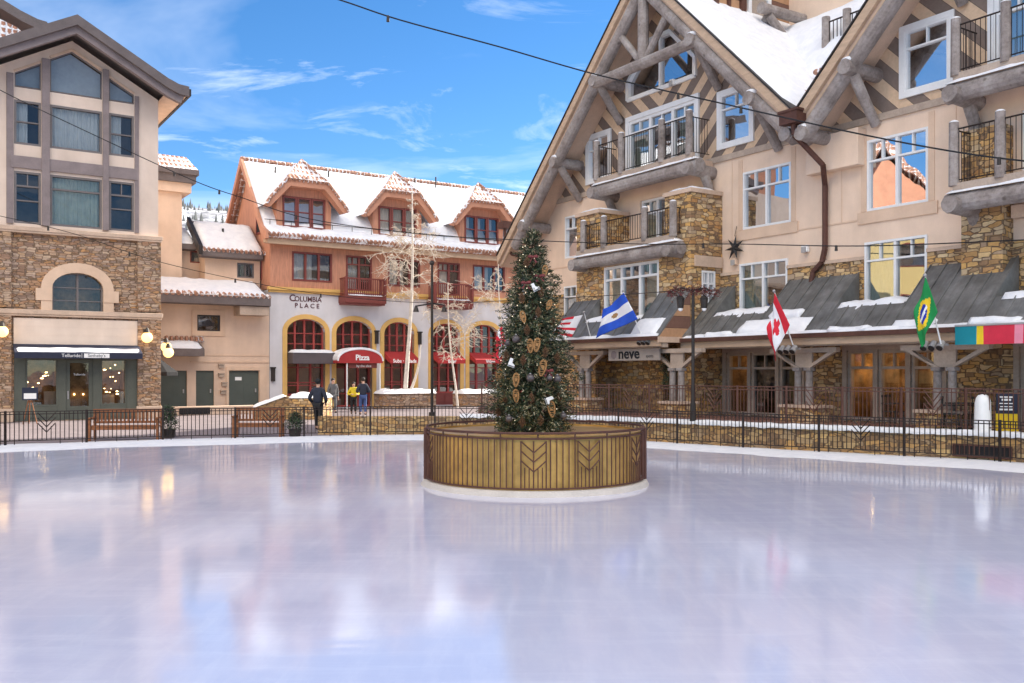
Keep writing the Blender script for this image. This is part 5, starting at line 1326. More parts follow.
# ================================================================== STREET FURNITURE
def bench(x, y, W, rz, lab):
    b = thing('park_bench', lab, 'bench', (x, y, 0), rz, 'wooden benches beside the rink')
    h = W/2
    for k in range(5): MB(XYZ).box(-h, h, -.30+k*.105, -.215+k*.105, .42, .45).build('seat_slat', 'wood', b, bevel=.006)
    MB(XYZ).box(-h, h, .235, .275, .84, .94).build('top_rail', 'wood', b, bevel=.01)
    MB(XYZ).box(-h, h, .235, .27, .50, .57).build('lower_rail', 'wood', b, bevel=.006)
    n = int(W/.115)
    mb = MB(XYZ)
    for k in range(n): x0 = -h+.08+(W-.16)*(k+.5)/n; mb.box(x0-.028, x0+.028, .242, .262, .57, .84)
    mb.build('back_slats', 'wood', b)
    for sx in (-h+.05, h-.05):
        MB(XYZ).box(sx-.035, sx+.035, -.31, -.24, 0, .66).build('leg', 'wood', b); MB(XYZ).box(sx-.035, sx+.035, .22, .29, 0, .9).build('leg', 'wood', b)
        MB(XYZ).box(sx-.045, sx+.045, -.36, .22, .66, .7).build('armrest', 'wood', b, bevel=.008)
    MB(XYZ).box(-h+.03, h-.03, -.29, -.26, .33, .42).build('apron', 'wood', b)
p = ground_pt(122, 440.8); bench(p[0], p[1]+.3, 2.05, R_(8), 'longer slatted cedar bench in front of the stone shop pier')
p = ground_pt(256, 437.8); bench(p[0], p[1]+.3, 1.55, R_(4), 'shorter slatted cedar bench in front of the grey green double door')

def globe_lamp(loc, rz, lab, arm=.35, two=False):
    b = thing('globe_lamp', lab, 'lamp', loc, rz, 'globe lamps on the shop building')
    MB().box(-.09, .09, 0, .05, -.2, .2).build('wall_plate', 'darkframe', b)
    for sx in ((-.22, .2) if two else (0,)):
        dz = -.25 if sx < 0 else 0
        m = MB(); m.tube([(sx*.2, .04, .1), (sx*.6, arm*.6, .22+dz*.3), (sx, arm, .16+dz)], .022, 6); m.build('arm', 'darkframe', b)
        m = MB(); m.cyl((sx, arm, .18+dz), (sx, arm, -.02+dz), .09, .15, 12).cyl((sx, arm, .26+dz), (sx, arm, .18+dz), .04, .09, 12); m.build('hood', 'darkframe', b)
        m = MB(); m.ball((sx, arm, -.16+dz), .235, 16, 10); m.build('globe', 'lampglow', b, smooth=True)
for x, y, lab in ((147, 336, 'lit globe wall lamp on the right stone pier beside the navy awning'), (2, 330, 'lit globe wall lamp on the left stone pier at the picture edge')):
    s, z = FL.px(x, y, .5); globe_lamp(FL.w(s, .17, z+.1), FL.rz, lab)
globe_lamp(FL.w(.02, -.6, 3.35), FL.rz+math.pi/2, 'double lit globe lamp round the corner of the stone pier', .5, True)

def lamp_posts():
    y = 35.7; x = (432-512)/FPX*y
    b = thing('lamp_post', 'tall slim dark lamp pole with short cross arms behind the left fence', 'lamp post', (x, y, 0))
    MB(XYZ).cyl((0, 0, 0), (0, 0, 6.25), .062, .045, 10).build('pole', 'darkframe', b)
    MB(XYZ).cyl((0, 0, 0), (0, 0, .5), .16, .12, 10).build('base', 'darkframe', b)
    m = MB(XYZ); m.tube([(-.65, 0, 4.62), (0, 0, 4.72), (.5, 0, 4.66)], .03, 6); m.build('cross_arm', 'darkframe', b)
    MB(XYZ).ball((0, 0, 6.3), .1, 8, 6).build('finial', 'darkframe', b)
    for sx in (-.62, .47): MB(XYZ).cyl((sx, 0, 4.62), (sx, 0, 4.4), .05, .12, 10).build('lamp_head', 'darkframe', b)
    y = 26.4; x = (693-512)/FPX*y
    b = thing('lamp_post', 'dark bronze lamp post with two hanging lanterns and a red garland on the hotel terrace', 'lamp post', (x, y, .585))
    MB(XYZ).cyl((0, 0, 0), (0, 0, 3.85), .055, .045, 10).build('pole', 'darkframe', b); MB(XYZ).cyl((0, 0, 0), (0, 0, .6), .1, .08, 10).build('base', 'darkframe', b)
    MB(XYZ).tube([(-.72, 0, 3.78), (-.35, 0, 3.9), (0, 0, 3.84), (.35, 0, 3.9), (.55, 0, 3.8)], .028, 6).build('cross_arm', 'darkframe', b)
    for sx in (-.36, .32):
        m = MB(XYZ); m.cyl((sx, 0, 3.88), (sx, 0, 3.66), .012, n=5).cyl((sx, 0, 3.7), (sx, 0, 3.6), .04, .13, 8).cyl((sx, 0, 3.6), (sx, 0, 3.32), .115, .085, 6); o = m.build('lantern', 'darkframe', b)
        MB(XYZ).ball((sx, 0, 3.3), .07, 8, 6).build('bulb', 'white', o, smooth=True)
    rg = random.Random(4); m = MB(XYZ)
    for k in range(420):
        t = rg.uniform(-1, 1); p = Vector((t*.72, rg.gauss(0, .05), 3.86+rg.gauss(0, .07)-.1*abs(t)))
        needles(m, p, (rg.uniform(-1, 1), rg.uniform(-1, 1), rg.uniform(-.6, .6)), .13, 4, .012, rg)
    m.build('garland', [MT['redribbon'], plain('garland_green', (.05, .055, .03), .8, .3, 5, 0), plain('garland_frost', (.35, .28, .22), .8, .2, 5, 0)], b, weld=False, recalc=False)
lamp_posts()

# ---------- flags on the hotel eave
def flag(name, lab, corners, d, colf, mats, pole, wave=.10, seed=0, n=(30, 24)):
    """corners in pixels on the plane d metres in front of the facade: pole top, pole low, free low, free top"""
    F = FR; C = [F.px(x, y, d) for x, y in corners]; base = F.px(*pole[0], d-.6); tip = F.px(*pole[1], d)
    b = thing(name, lab, 'flag', F.w(base[0], d-.6, base[1]), F.rz, 'flags on the hotel eave')
    o = Vector((base[0], d-.6, base[1]))
    nx, ny = n; mb = MB(); idx = []
    for j in range(ny+1):
        for i in range(nx+1):
            u, v = i/nx, j/ny
            s = [(C[0][k]*(1-v)+C[1][k]*v)*(1-u)+(C[3][k]*(1-v)+C[2][k]*v)*u for k in (0, 1)]
            w = wave*u*math.sin(6.5*u+2.2*v+seed)+.5*wave*u*math.sin(11*u-5*v+seed*2)
            mb.v.append(mb.T(s[0]-o.x, .02+w+d-o.y, s[1]-o.z-.12*u*wave*math.sin(7*u+seed)))
    for j in range(ny):
        for i in range(nx): a = j*(nx+1)+i; mb.f.append((a, a+1, a+nx+2, a+nx+1)); mb.mi.append(colf((i+.5)/nx, (j+.5)/ny))
    c = mb.build('cloth', mats, b, smooth=True, weld=False, recalc=False)
    sd = c.modifiers.new('thickness', 'SOLIDIFY'); sd.thickness = .012
    m = MB(); m.cyl((0, 0, 0), (tip[0]-o.x, d-o.y, tip[1]-o.z), .02, .015, 7); m.build('pole', 'white', b); 
    MB().ball((tip[0]-o.x, d-o.y, tip[1]-o.z), .045, 8, 6).build('finial', 'galv', b, smooth=True)
    return b
fb = plain('flag_blue', (.02, .09, .55), .8, .12, 3, .1, 60); fw = plain('flag_white', (.78, .78, .80), .8, .05, 3, .1, 60); fr = plain('flag_red', (.62, .02, .04), .8, .1, 3, .1, 60)
fg = plain('flag_green', (.01, .25, .06), .8, .1, 3, .1, 60); fy = plain('flag_yellow', (.78, .52, .02), .8, .1, 3, .1, 60); fbr = plain('flag_emblem', (.35, .2, .08), .8, .1, 3, .1, 60); fdb = plain('flag_dark_blue', (.01, .03, .33), .8, .1, 3, .1, 60)
def arg(u, v):
    if (u-.55)**2*1.2+(v-.5)**2*.9 < .0085: return 2
    return 1 if .34 < v < .66 else 0
flag('argentina_flag', 'blue and white striped flag with a golden sun emblem above the entry roof', [(624, 293), (638, 319), (597, 338), (606, 309)], 3.5, arg, [fb, fw, fbr], [(645, 343), (623, 291)], .10, 1)
def can(u, v):
    if u < .27 or u > .73: return 0
    x, y = abs(v-.5), (u-.5)*2.2
    if abs(y) < .36 and x < .10+.16*max(0, math.cos(y*9))*(1 if abs(y) < .3 else .4): return 0
    return 1
flag('canada_flag', 'drooping red and white maple leaf flag above the terrace doors', [(775, 293), (790, 325), (773, 361), (770, 330)], 3.0, lambda u, v: can(.02+.96*(1-v*.0)*u, v), [fr, fw], [(793, 345), (774, 291)], .10, 2)
def bra(u, v):
    x, y = (u-.5), (v-.5)
    r = (x*1.0)**2+(y*.9)**2
    if r < .036: return 3 if abs(y+.25*x*x-.02) < .045 else 2
    return 1 if abs(x)/.42+abs(y)/.40 < 1 else 0
flag('brazil_flag', 'drooping green flag with a yellow diamond and blue disc beside the bright banner', [(926, 277), (938, 312), (920, 348), (914, 320)], 3.0, bra, [fg, fy, fdb, fw], [(941, 344), (925, 275)], .09, 3)
flag('striped_flag', 'small red and white striped flag partly hidden by the christmas tree', [(583, 315), (572, 337), (553, 333), (561, 319)], 3.5, lambda u, v: (1 if u < .38 and v < .55 else (0 if int(v*7) % 2 == 0 else 1)), [fr, fw], [(592, 343), (584, 312)], .08, 4)
flag('maple_flag', 'red and white flag hanging behind the left edge of the christmas tree', [(502, 325), (506, 341), (497, 364), (496, 338)], 9.0, lambda u, v: can(u, v), [fr, fw], [(508, 366), (503, 322)], .06, 5)

def floodlights():
    for x, y, lab in ((646, 341, 'cluster of small floodlights under the blue and white flag'), (789, 349, 'cluster of small floodlights under the maple leaf flag'), (934, 345, 'cluster of floodlights between the green flag and the bright banner')):
        d = 2.9 if x < 700 else 2.25; s, z = FR.px(x, y, d); b = thing('floodlight_cluster', lab, 'floodlight', FR.w(s, d, z), FR.rz, 'floodlights on the eaves'); b.scale = (.68, .68, .68)
        MB().box(-.45, .45, -.2, -.14, -.03, .05).build('bracket', 'galv', b)
        for k in range(3):
            q = -.32+k*.32; m = MB(); m.cyl((q, -.02, .1), (q+.03, .22, -.12), .10, .135, 10); h = m.build('lamp_head', 'galv', b)
            MB().cyl((q+.03, .225, -.125), (q+.031, .24, -.14), .12, .12, 10).build('lens', 'darkframe', h)
            MB().box(q-.02, q+.02, -.16, .0, .03, .07).build('knuckle', 'galv', b)
floodlights()
def banner():
    s0, z1 = FR.px(955, 326, 2.2); z0 = FR.px(955, 345, 2.2)[1]
    cols = [(.006, .22, .27), (.75, .52, .02), (.62, .03, .06), (.75, .25, .33), (.62, .03, .06), (.80, .25, .02), (.75, .62, .05)]
    wid = [.55, .16, .75, .2, .5, .45, .14]
    b = thing('striped_banner', 'long valance banner in teal, yellow, red, pink and orange hanging from the eave', 'banner', FR.w(s0, 2.2, z0), FR.rz)
    mats = [plain('banner_%d' % k, c, .8, .08, 3, .1, 50) for k, c in enumerate(cols)]
    mb = MB(); s = 0; k = 0; H = z1-z0
    while s < 5.5:
        w = wid[k % 7]; n = max(2, int(w/.08)); mb.cur = k % 7
        for i in range(n):
            a, c = s+w*i/n, s+w*(i+1)/n; f = lambda q: .03*math.sin(q*5)
            mb.poly([(a, f(a), .0), (c, f(c), .0), (c, .0, H), (a, .0, H)])
        s += w; k += 1
    c = mb.build('cloth', mats, b, weld=False, recalc=False); m = c.modifiers.new('thickness', 'SOLIDIFY'); m.thickness = .01
    MB().cyl((0, 0, H), (5.5, 0, H), .025, n=7).build('rod', 'galv', b)
banner()
def neve_sign():
    d = 2.72; (a, z1), (c, z0) = FR.px(609, 346.5, d), FR.px(660, 354, d)
    z0 = FR.px(609, 361, d)[1]
    b = thing('hanging_sign', 'long taupe shop sign reading neve hanging under the entry roof', 'sign', FR.w(a, d, z0), FR.rz)
    W, H = c-a, .42
    MB().box(0, W, -.03, .03, 0, H).build('board', plain('sign_board', (.36, .31, .27), .7, .12, 2, .2, 20), b, bevel=.008)
    text_part('neve', .52, 'black', b, (W*.42, -.035, H*.56), ext=.01, bold=.01, sx=1.15)
    m = MB(); m.ball((W*.11, .03, H*.5), .15, 12, 8, (1, .12, 1)); m.build('emblem', 'mauve', b, smooth=True)
    text_part('sports', .15, 'black', b, (W*.82, -.033, H*.35), ext=.004)
    for x in (.3, W-.3): MB().cyl((x, 0, H), (x, 0, H+.22), .012, n=5).build('hanger', 'iron', b)
neve_sign()
def wall_star():
    s, z = FR.px(735, 248, .12); b = thing('star_ornament', 'dark seven pointed star hanging on the tan stucco beside the stone bay', 'star', FR.w(s, .14, z), FR.rz)
    m = MB(); n = 14
    P = [((.46 if k % 2 == 0 else .15)*math.sin(2*math.pi*k/n+.15), (.46 if k % 2 == 0 else .15)*math.cos(2*math.pi*k/n+.15)) for k in range(n)]
    for k in range(n):
        a, c = P[k], P[(k+1) % n]; m.poly([(a[0], 0, a[1]), (c[0], 0, c[1]), (0, .12, 0)]); m.poly([(a[0], 0, a[1]), (c[0], 0, c[1]), (0, -.1, 0)])
    m.build('points', 'darkframe', b); MB().cyl((0, 0, .4), (0, -.1, .75), .01, n=5).build('wire', 'iron', b)
    for x, y, d, lab in ((806, 249, .06, 'small white wall light beside the downpipe'), (828, 163, .06, 'small white wall light under the valley of the two gables'), (673, 83, .1, 'small white floodlight right of the gable top window'), (783, 131, .3, 'small white floodlight beside the right window of the first gable'), (735, 262, .06, 'small tan junction box below the dark star')):
        s, z = FR.px(x, y, d); q = thing('wall_light', lab, 'wall light', FR.w(s, d-.02, z), FR.rz)
        MB().box(-.11, .11, -.02, .12, -.1, .12).build('housing', 'white' if 'white' in lab else 'stucco_trim', q, bevel=.015); MB().box(-.08, .08, .12, .16, -.12, .06).build('lens', 'galv', q)
wall_star()

# ---------- garlands, shrubs
def clump(mb, p, r, n, rg, L=.16, sq=(1, 1, 1)):
    for k in range(n):
        d = Vector((rg.gauss(0, 1), rg.gauss(0, 1), rg.gauss(0, 1))).normalized(); q = Vector(p)+Vector((d.x*sq[0], d.y*sq[1], d.z*sq[2]))*r*rg.uniform(.5, 1)
        needles(mb, q, d, L, 5, .013, rg)
GREEN = [plain('evergreen_dark', (.028, .055, .028), .7, .3, 6, 0), plain('evergreen_mid', (.06, .095, .045), .7, .3, 6, 0), plain('evergreen_tip', (.13, .14, .075), .7, .3, 6, 0)]
def greens():
    rg = random.Random(21)
    for x, y0, y1, d, lab in ((588, 352, 398, 2.2, 'evergreen garland wound round the left entry post'), (666, 352, 386, 2.2, 'evergreen garland wound round the right entry post')):
        s, za = FR.px(x, y0, d); zb = FR.px(x, y1, d)[1]; b = thing('garland', lab, 'garland', FR.w(s, d, zb), FR.rz)
        m = MB()
        n = int((za-zb)/.12)
        for k in range(n): clump(m, (.08*math.sin(k*.9), -.08*math.cos(k*.9), .06+k*.12), .12, 16, rg)
        m.build('foliage', GREEN, b, weld=False, recalc=False)
    for x, y, h, lab in ((169, 426, .95, 'small dark evergreen shrub in a tub right of the stone pier'), (295, 425, .72, 'small evergreen shrub standing between the second bench and the walker')):
        Y = 28.9; X = (x-512)/FPX*Y; b = thing('evergreen_shrub', lab, 'shrub', (X, Y, 0))
        MB(XYZ).cyl((0, 0, 0), (0, 0, .28), .16, .2, 12).build('tub', 'darkframe', b)
        m = MB(XYZ)
        for k in range(7): z = .36+k*(h-.36)/6.5; clump(m, (0, 0, z), .27*(1-.11*k), 60, rg, .13, (1, 1, .6))
        m.build('foliage', GREEN, b, weld=False, recalc=False)
greens()

# ---------- bare trees
def bare_tree(base, H, lab, seed, lean=(0, 0), spread=2.2, first=.3, second=None, twigs=6, tr=.13):
    rg = random.Random(seed); b = thing('bare_aspen', lab, 'tree', (base[0], base[1], 0))
    tk = MB(XYZ); cr = MB(XYZ)
    def limb(p, d, L, r, lvl):
        n = 4; pts = [Vector(p)]; d = Vector(d).normalized()
        for k in range(n):
            d = (d+Vector((rg.gauss(0, .16), rg.gauss(0, .16), rg.gauss(-.02, .13)))).normalized(); pts.append(pts[-1]+d*L/n)
        for k in range(n): cr.cyl(pts[k], pts[k+1], max(r*(1-k/n*.7), .013), max(r*(1-(k+1)/n*.7), .011), 4)
        if lvl < 2:
            for q in range(twigs if lvl == 0 else 4):
                t = rg.uniform(.25, 1); i = min(int(t*n), n-1); o = Vector((rg.gauss(0, 1), rg.gauss(0, 1), rg.gauss(-.1, .7))).normalized()
                limb(pts[i].lerp(pts[i+1], t*n-i), d*.55+o*.8, L*rg.uniform(.4, .65), r*.45, lvl+1)
    def stem(H, lean, r):
        n = 12; pts = []
        for k in range(n+1): t = k/n; pts.append(Vector((lean[0]*t+.10*math.sin(t*5+seed), lean[1]*t+.1*math.sin(t*4), H*t)))
        for k in range(n): tk.cyl(pts[k], pts[k+1], r*(1-.85*k/n)+.012, r*(1-.85*(k+1)/n)+.012, 8)
        return pts
    pts = stem(H, lean, tr)
    N = int(H*2.4)
    for k in range(N):
        t = first+(.97-first)*k/N; i = min(int(t*12), 11); p = pts[i].lerp(pts[i+1], t*12-i); ph = rg.uniform(0, 6.283)
        prof = math.sin(min(1, (t-first)/(1-first)*1.15+.12)*math.pi)**.8
        limb(p, (math.cos(ph), math.sin(ph), rg.uniform(-.1, .6)), spread*max(.15, prof)*rg.uniform(.6, 1.1), .035*(1.2-t), 0)
    if second: stem(second[0], second[1], .10)
    tk.build('trunk', 'bark', b, weld=False); cr.build('crown', 'twig', b, weld=False, recalc=False)
q = FC.w(FC.px(406, 394, 2.2)[0], 2.2, 0); bare_tree(q, 12.4, 'tall bare pale aspen with a leaning second stem in front of the arched windows', 5, (.4, .1), 2.1, .50, (3.6, (.9, .1)))
q = FC.w(FC.px(456, 394, 3.2)[0], 3.2, 0); bare_tree(q, 7.2, 'lower bare aspen with drooping pale twigs right of the dark lamp pole', 8, (-.5, 0), 2.3, .40, tr=.06)
q = FC.w(FC.px(503, 394, 4.0)[0], 4.0, 0); bare_tree(q, 8.7, 'bare twiggy aspen half hidden behind the left side of the christmas tree', 13, (-.2, 0), 2.3, .45, tr=.06)

# ---------- plaza furniture in front of the restaurant
def plaza_bits():
    for x0, x1, d, h, lab in ((383, 436, 2.6, .85, 'long grey stone planter with a snow cap at the foot of the tall aspen'), (463, 499, 3.0, .80, 'shorter grey stone planter with a snow cap near the christmas tree')):
        a, c = FC.px(x0, 400, d)[0], FC.px(x1, 400, d)[0]; b = thing('stone_planter', lab, 'planter', FC.w(a, d, 0), FC.rz)
        MB().box(0, c-a, -1.2, 0, 0, h).build('stone_box', 'stonered', b)
        s = MB(); snow_patch(s, (-.1, .08, h+.01), (c-a+.1, .08, h+.01), (c-a+.1, -1.28, h+.01), (-.1, -1.28, h+.01), .2, 20, 8, .05, .4, 90+x0); s.build('snow_cover', 'snow', b, smooth=True, recalc=False)
    # stair with snow capped cheek walls
    Y = 40.0; X = (256-512)/FPX*Y
    b = thing('stone_stair', 'ochre stone stairwell with three snow capped sloping cheek walls beside the walker', 'stair', (X, Y, 0))
    MB(XYZ).box(1.55, 3.0, -.4, 1.6, 0, .95).build('stone_block', 'stone', b)
    s = MB(XYZ); snow_patch(s, (1.5, -.45, .96), (3.05, -.45, .96), (3.05, 1.65, .96), (1.5, 1.65, .96), .16, 12, 10, .04, .5, 3); s.build('snow_cover', 'snow', b, smooth=True, recalc=False)
    for k in range(3):
        x0, y0 = -.1+k*.62, .2+k*.55-.3
        c = MB(XYZ).prism([(x0, 0), (x0+1.7, 0), (x0+1.7, .98), (x0+1.35, 1.0), (x0, .5)], y0, y0+.28).build('cheek_wall', 'stonewall', b)
        s = MB(XYZ); snow_patch(s, (x0-.05, y0-.05, .5), (x0+1.4, y0-.05, 1.02), (x0+1.4, y0+.33, 1.02), (x0-.05, y0+.33, .5), .12, 12, 4, .02, .4, 6+k); s.build('snow_cap', 'snow', c, smooth=True, recalc=False)
    # low cream ledge in front of the doors, with a grille
    a = FC.px(172, 415, 4.5)[0]; c = FC.px(256, 415, 4.5)[0]; b = thing('low_kerb_wall', 'low cream stone ledge with a dark grille in front of the grey green doors', 'wall', FC.w(a, 4.5, 0), FC.rz)
    MB().box(0, c-a, -.5, 0, 0, .42).build('stone_body', 'ashlar', b, bevel=.03)
    MB().box(.35, 1.75, 0, .03, .05, .36).build('grille_recess', 'black', b)
    m = MB()
    for k in range(9): m.box(.42+k*.155, .46+k*.155, .03, .05, .05, .36)
    m.build('grille_bars', 'iron', b)
    # dark parasol by the shop corner
    Y = 43.5; X = (158-512)/FPX*Y; b = thing('patio_umbrella', 'dark open patio umbrella half hidden behind the stone pier', 'umbrella', (X, Y, 0))
    MB(XYZ).cyl((0, 0, 0), (0, 0, 2.75), .03, n=8).build('pole', 'darkframe', b)
    m = MB(XYZ); n = 8
    for k in range(n):
        t0, t1 = 2*math.pi*k/n, 2*math.pi*(k+1)/n
        m.poly([(0, 0, 2.75), (.95*math.cos(t0), .95*math.sin(t0), 2.05), (.95*math.cos(t1), .95*math.sin(t1), 2.05)]); m.poly([(.95*math.cos(t0), .95*math.sin(t0), 2.05), (.95*math.cos(t1), .95*math.sin(t1), 2.05), (.95*math.cos(t1), .95*math.sin(t1), 1.88), (.95*math.cos(t0), .95*math.sin(t0), 1.88)])
    m.build('canopy', 'black', b, recalc=False); MB(XYZ).cyl((0, 0, 0), (0, 0, .12), .28, .25, 12).build('base', 'concrete', b)
    # easel sign outside the shop
    s = FL.px(30, 415, 2.2)[0]; b = thing('easel_sign', 'small notice board on a thin easel standing left of the shop door', 'sign', FL.w(s, 2.2, 0), FL.rz)
    MB().box(-.28, .28, -.02, .02, .95, 1.45).build('board', 'awnnavy', b); MB().box(-.22, .22, .02, .026, 1.0, 1.22).build('notice', 'white', b)
    for p, q in (((-.25, .0, 0), (-.05, 0, .97)), ((.25, .0, 0), (.05, 0, .97)), ((0, -.4, 0), (0, -.02, 1.0))): MB().cyl(p, q, .018, n=6).build('leg', 'wood', b)
plaza_bits()

# ---------- terrace things
def terrace_bits():
    def spot(x, Y): return ((x-512)/FPX*Y, Y, .587)
    p = spot(983, 21.9); b = thing('covered_heater', 'white fabric covered patio heater with a rounded top on the terrace', 'patio heater', p); b.scale = (.74, .74, .86)
    m = MB(XYZ); prof = [(.26, 0), (.25, .5), (.235, .9), (.21, 1.0), (.14, 1.09), (.02, 1.13)]; n = 16
    for (r0, z0), (r1, z1) in zip(prof, prof[1:]):
        for k in range(n):
            t0, t1 = 2*math.pi*k/n, 2*math.pi*(k+1)/n; f = lambda t, r: r*(1+.05*math.sin(5*t))
            m.poly([(f(t0, r0)*math.cos(t0), f(t0, r0)*math.sin(t0), z0), (f(t1, r0)*math.cos(t1), f(t1, r0)*math.sin(t1), z0), (f(t1, r1)*math.cos(t1), f(t1, r1)*math.sin(t1), z1), (f(t0, r1)*math.cos(t0), f(t0, r1)*math.sin(t0), z1)])
    m.build('cover', 'white', b, smooth=True); MB(XYZ).cyl((0, 0, 0), (0, 0, .04), .28, n=14).build('base', 'darkframe', b); MB(XYZ).cyl((0, 0, 1.1), (.05, -.05, 1.22), .06, .03, 8).build('top_knot', 'black', b)
    p = spot(1007, 21.8); b = thing('notice_stand', 'navy notice board with white lines above a bright yellow panel on the terrace', 'sign', p, -.35)
    MB(XYZ).box(-.24, .24, -.03, .03, .02, .5).build('yellow_panel', fy, b); MB(XYZ).box(-.23, .23, -.035, .035, .5, .98).build('board', 'awnnavy', b)
    m = MB(XYZ)
    for k, (w, h) in enumerate(((.28, .03), (.2, .05), (.3, .025), (.26, .025), (.3, .04))): m.box(-.02-w/2, -.02+w/2, -.04, -.036, .88-k*.075, .88-k*.075+h)
    m.build('printed_lines', 'white', b)
    for x in (-.2, .2): MB(XYZ).box(x-.02, x+.02, .035, .06, 0, 1.0).build('upright', 'iron', b)
    # cafe tables and chairs
    def chair(x, Y, rz, lab):
        b = thing('terrace_chair', lab, 'chair', spot(x, Y), rz, 'dark chairs on the terrace')
        MB(XYZ).box(-.2, .2, -.2, .2, .43, .46).build('seat', 'darkframe', b)
        m = MB(XYZ); m.box(-.2, .2, .19, .215, .82, .88)
        for k in range(5): m.box(-.18+k*.085, -.16+k*.085, .195, .21, .46, .82)
        m.build('backrest', 'darkframe', b)
        for sx in (-.18, .18):
            for sy in (-.18, .18): MB(XYZ).cyl((sx, sy, .43), (sx*1.1, sy*1.1, 0), .016, n=6).build('leg', 'darkframe', b)
        for sx in (-.21, .21): MB(XYZ).box(sx-.015, sx+.015, -.18, .2, .64, .67).build('armrest', 'darkframe', b)
    def table(x, Y, lab):
        b = thing('terrace_table', lab, 'table', spot(x, Y)); MB(XYZ).cyl((0, 0, .7), (0, 0, .73), .36, n=20).build('tabletop', 'darkframe', b); MB(XYZ).cyl((0, 0, .03), (0, 0, .7), .03, n=8).build('pedestal', 'darkframe', b); MB(XYZ).cyl((0, 0, 0), (0, 0, .03), .22, n=14).build('foot', 'darkframe', b)
    chair(951, 22.9, 1.0, 'dark metal terrace chair left of the round table nearest the heater'); chair(972, 22.7, -1.2, 'dark metal terrace chair between the round table and the white heater'); table(961, 22.8, 'dark round terrace table left of the white covered heater')
    chair(893, 24.2, .6, 'dark metal terrace chair standing alone before the middle doors')
    # white light box over the entry sign
    (a, z1), (c, z0) = FR.px(592, 341, 2.85), FR.px(646, 340, 2.85)
terrace_bits()

# ---------- cables
def cable(lab, pts, r, sockets=()):
    P = [Vector(((x-512)/FPX*Y, Y, CAMZ+(HOR-y)/FPX*Y)) for x, y, Y in pts]
    sm = []
    for i in range(len(P)-1):
        p0, p1, p2, p3 = P[max(i-1, 0)], P[i], P[i+1], P[min(i+2, len(P)-1)]
        for k in range(6):
            t = k/6; sm.append(.5*(2*p1+(p2-p0)*t+(2*p0-5*p1+4*p2-p3)*t*t+(3*p1-p0-3*p2+p3)*t**3))
    sm.append(P[-1]); o = sm[0]
    b = thing('light_cable', lab, 'cable', tuple(o))
    MB(XYZ).tube([tuple(p-o) for p in sm], r, 5).build('wire', 'black', b, weld=False)
    for t in sockets:
        k = min(int(t*(len(sm)-1)), len(sm)-2); p = sm[k]-o
        MB(XYZ).cyl(tuple(p+Vector((0, 0, .02))), tuple(p-Vector((0, 0, .14))), .035, .045, 7).build('socket', 'darkframe', b)
cable('thick black cable crossing the sky and the upper hotel gables', [(250, -28, 24), (340, 0, 24), (400, 20, 24.2), (500, 47, 24.5), (598, 75, 24.8), (720, 103, 24.0), (850, 132, 22), (950, 151, 20.5), (1024, 161, 19.5), (1120, 170, 18.5)], .020, (.22, .52, .585, .87))
cable('sagging black cable from the left gable across to the hotel wall', [(-60, 55, 30), (0, 90, 31), (75, 126, 32), (190, 179, 33), (243, 198, 33.5), (310, 219, 34), (420, 234, 34), (520, 240, 33), (640, 244, 31), (735, 244, 29.5), (860, 246, 25.5), (1024, 240, 22.5)], .016, (.27, .33, .45, .8, .9))
cable('thin low cable with bulb sockets passing in front of the restaurant', [(-50, 207, 34), (0, 216, 34.5), (75, 234, 35), (160, 262, 36), (270, 286, 37), (345, 297, 37.5), (432, 303, 35.7), (520, 300, 34), (600, 296, 32), (690, 290, 26.6)], .012, (.2, .3, .42, .52))

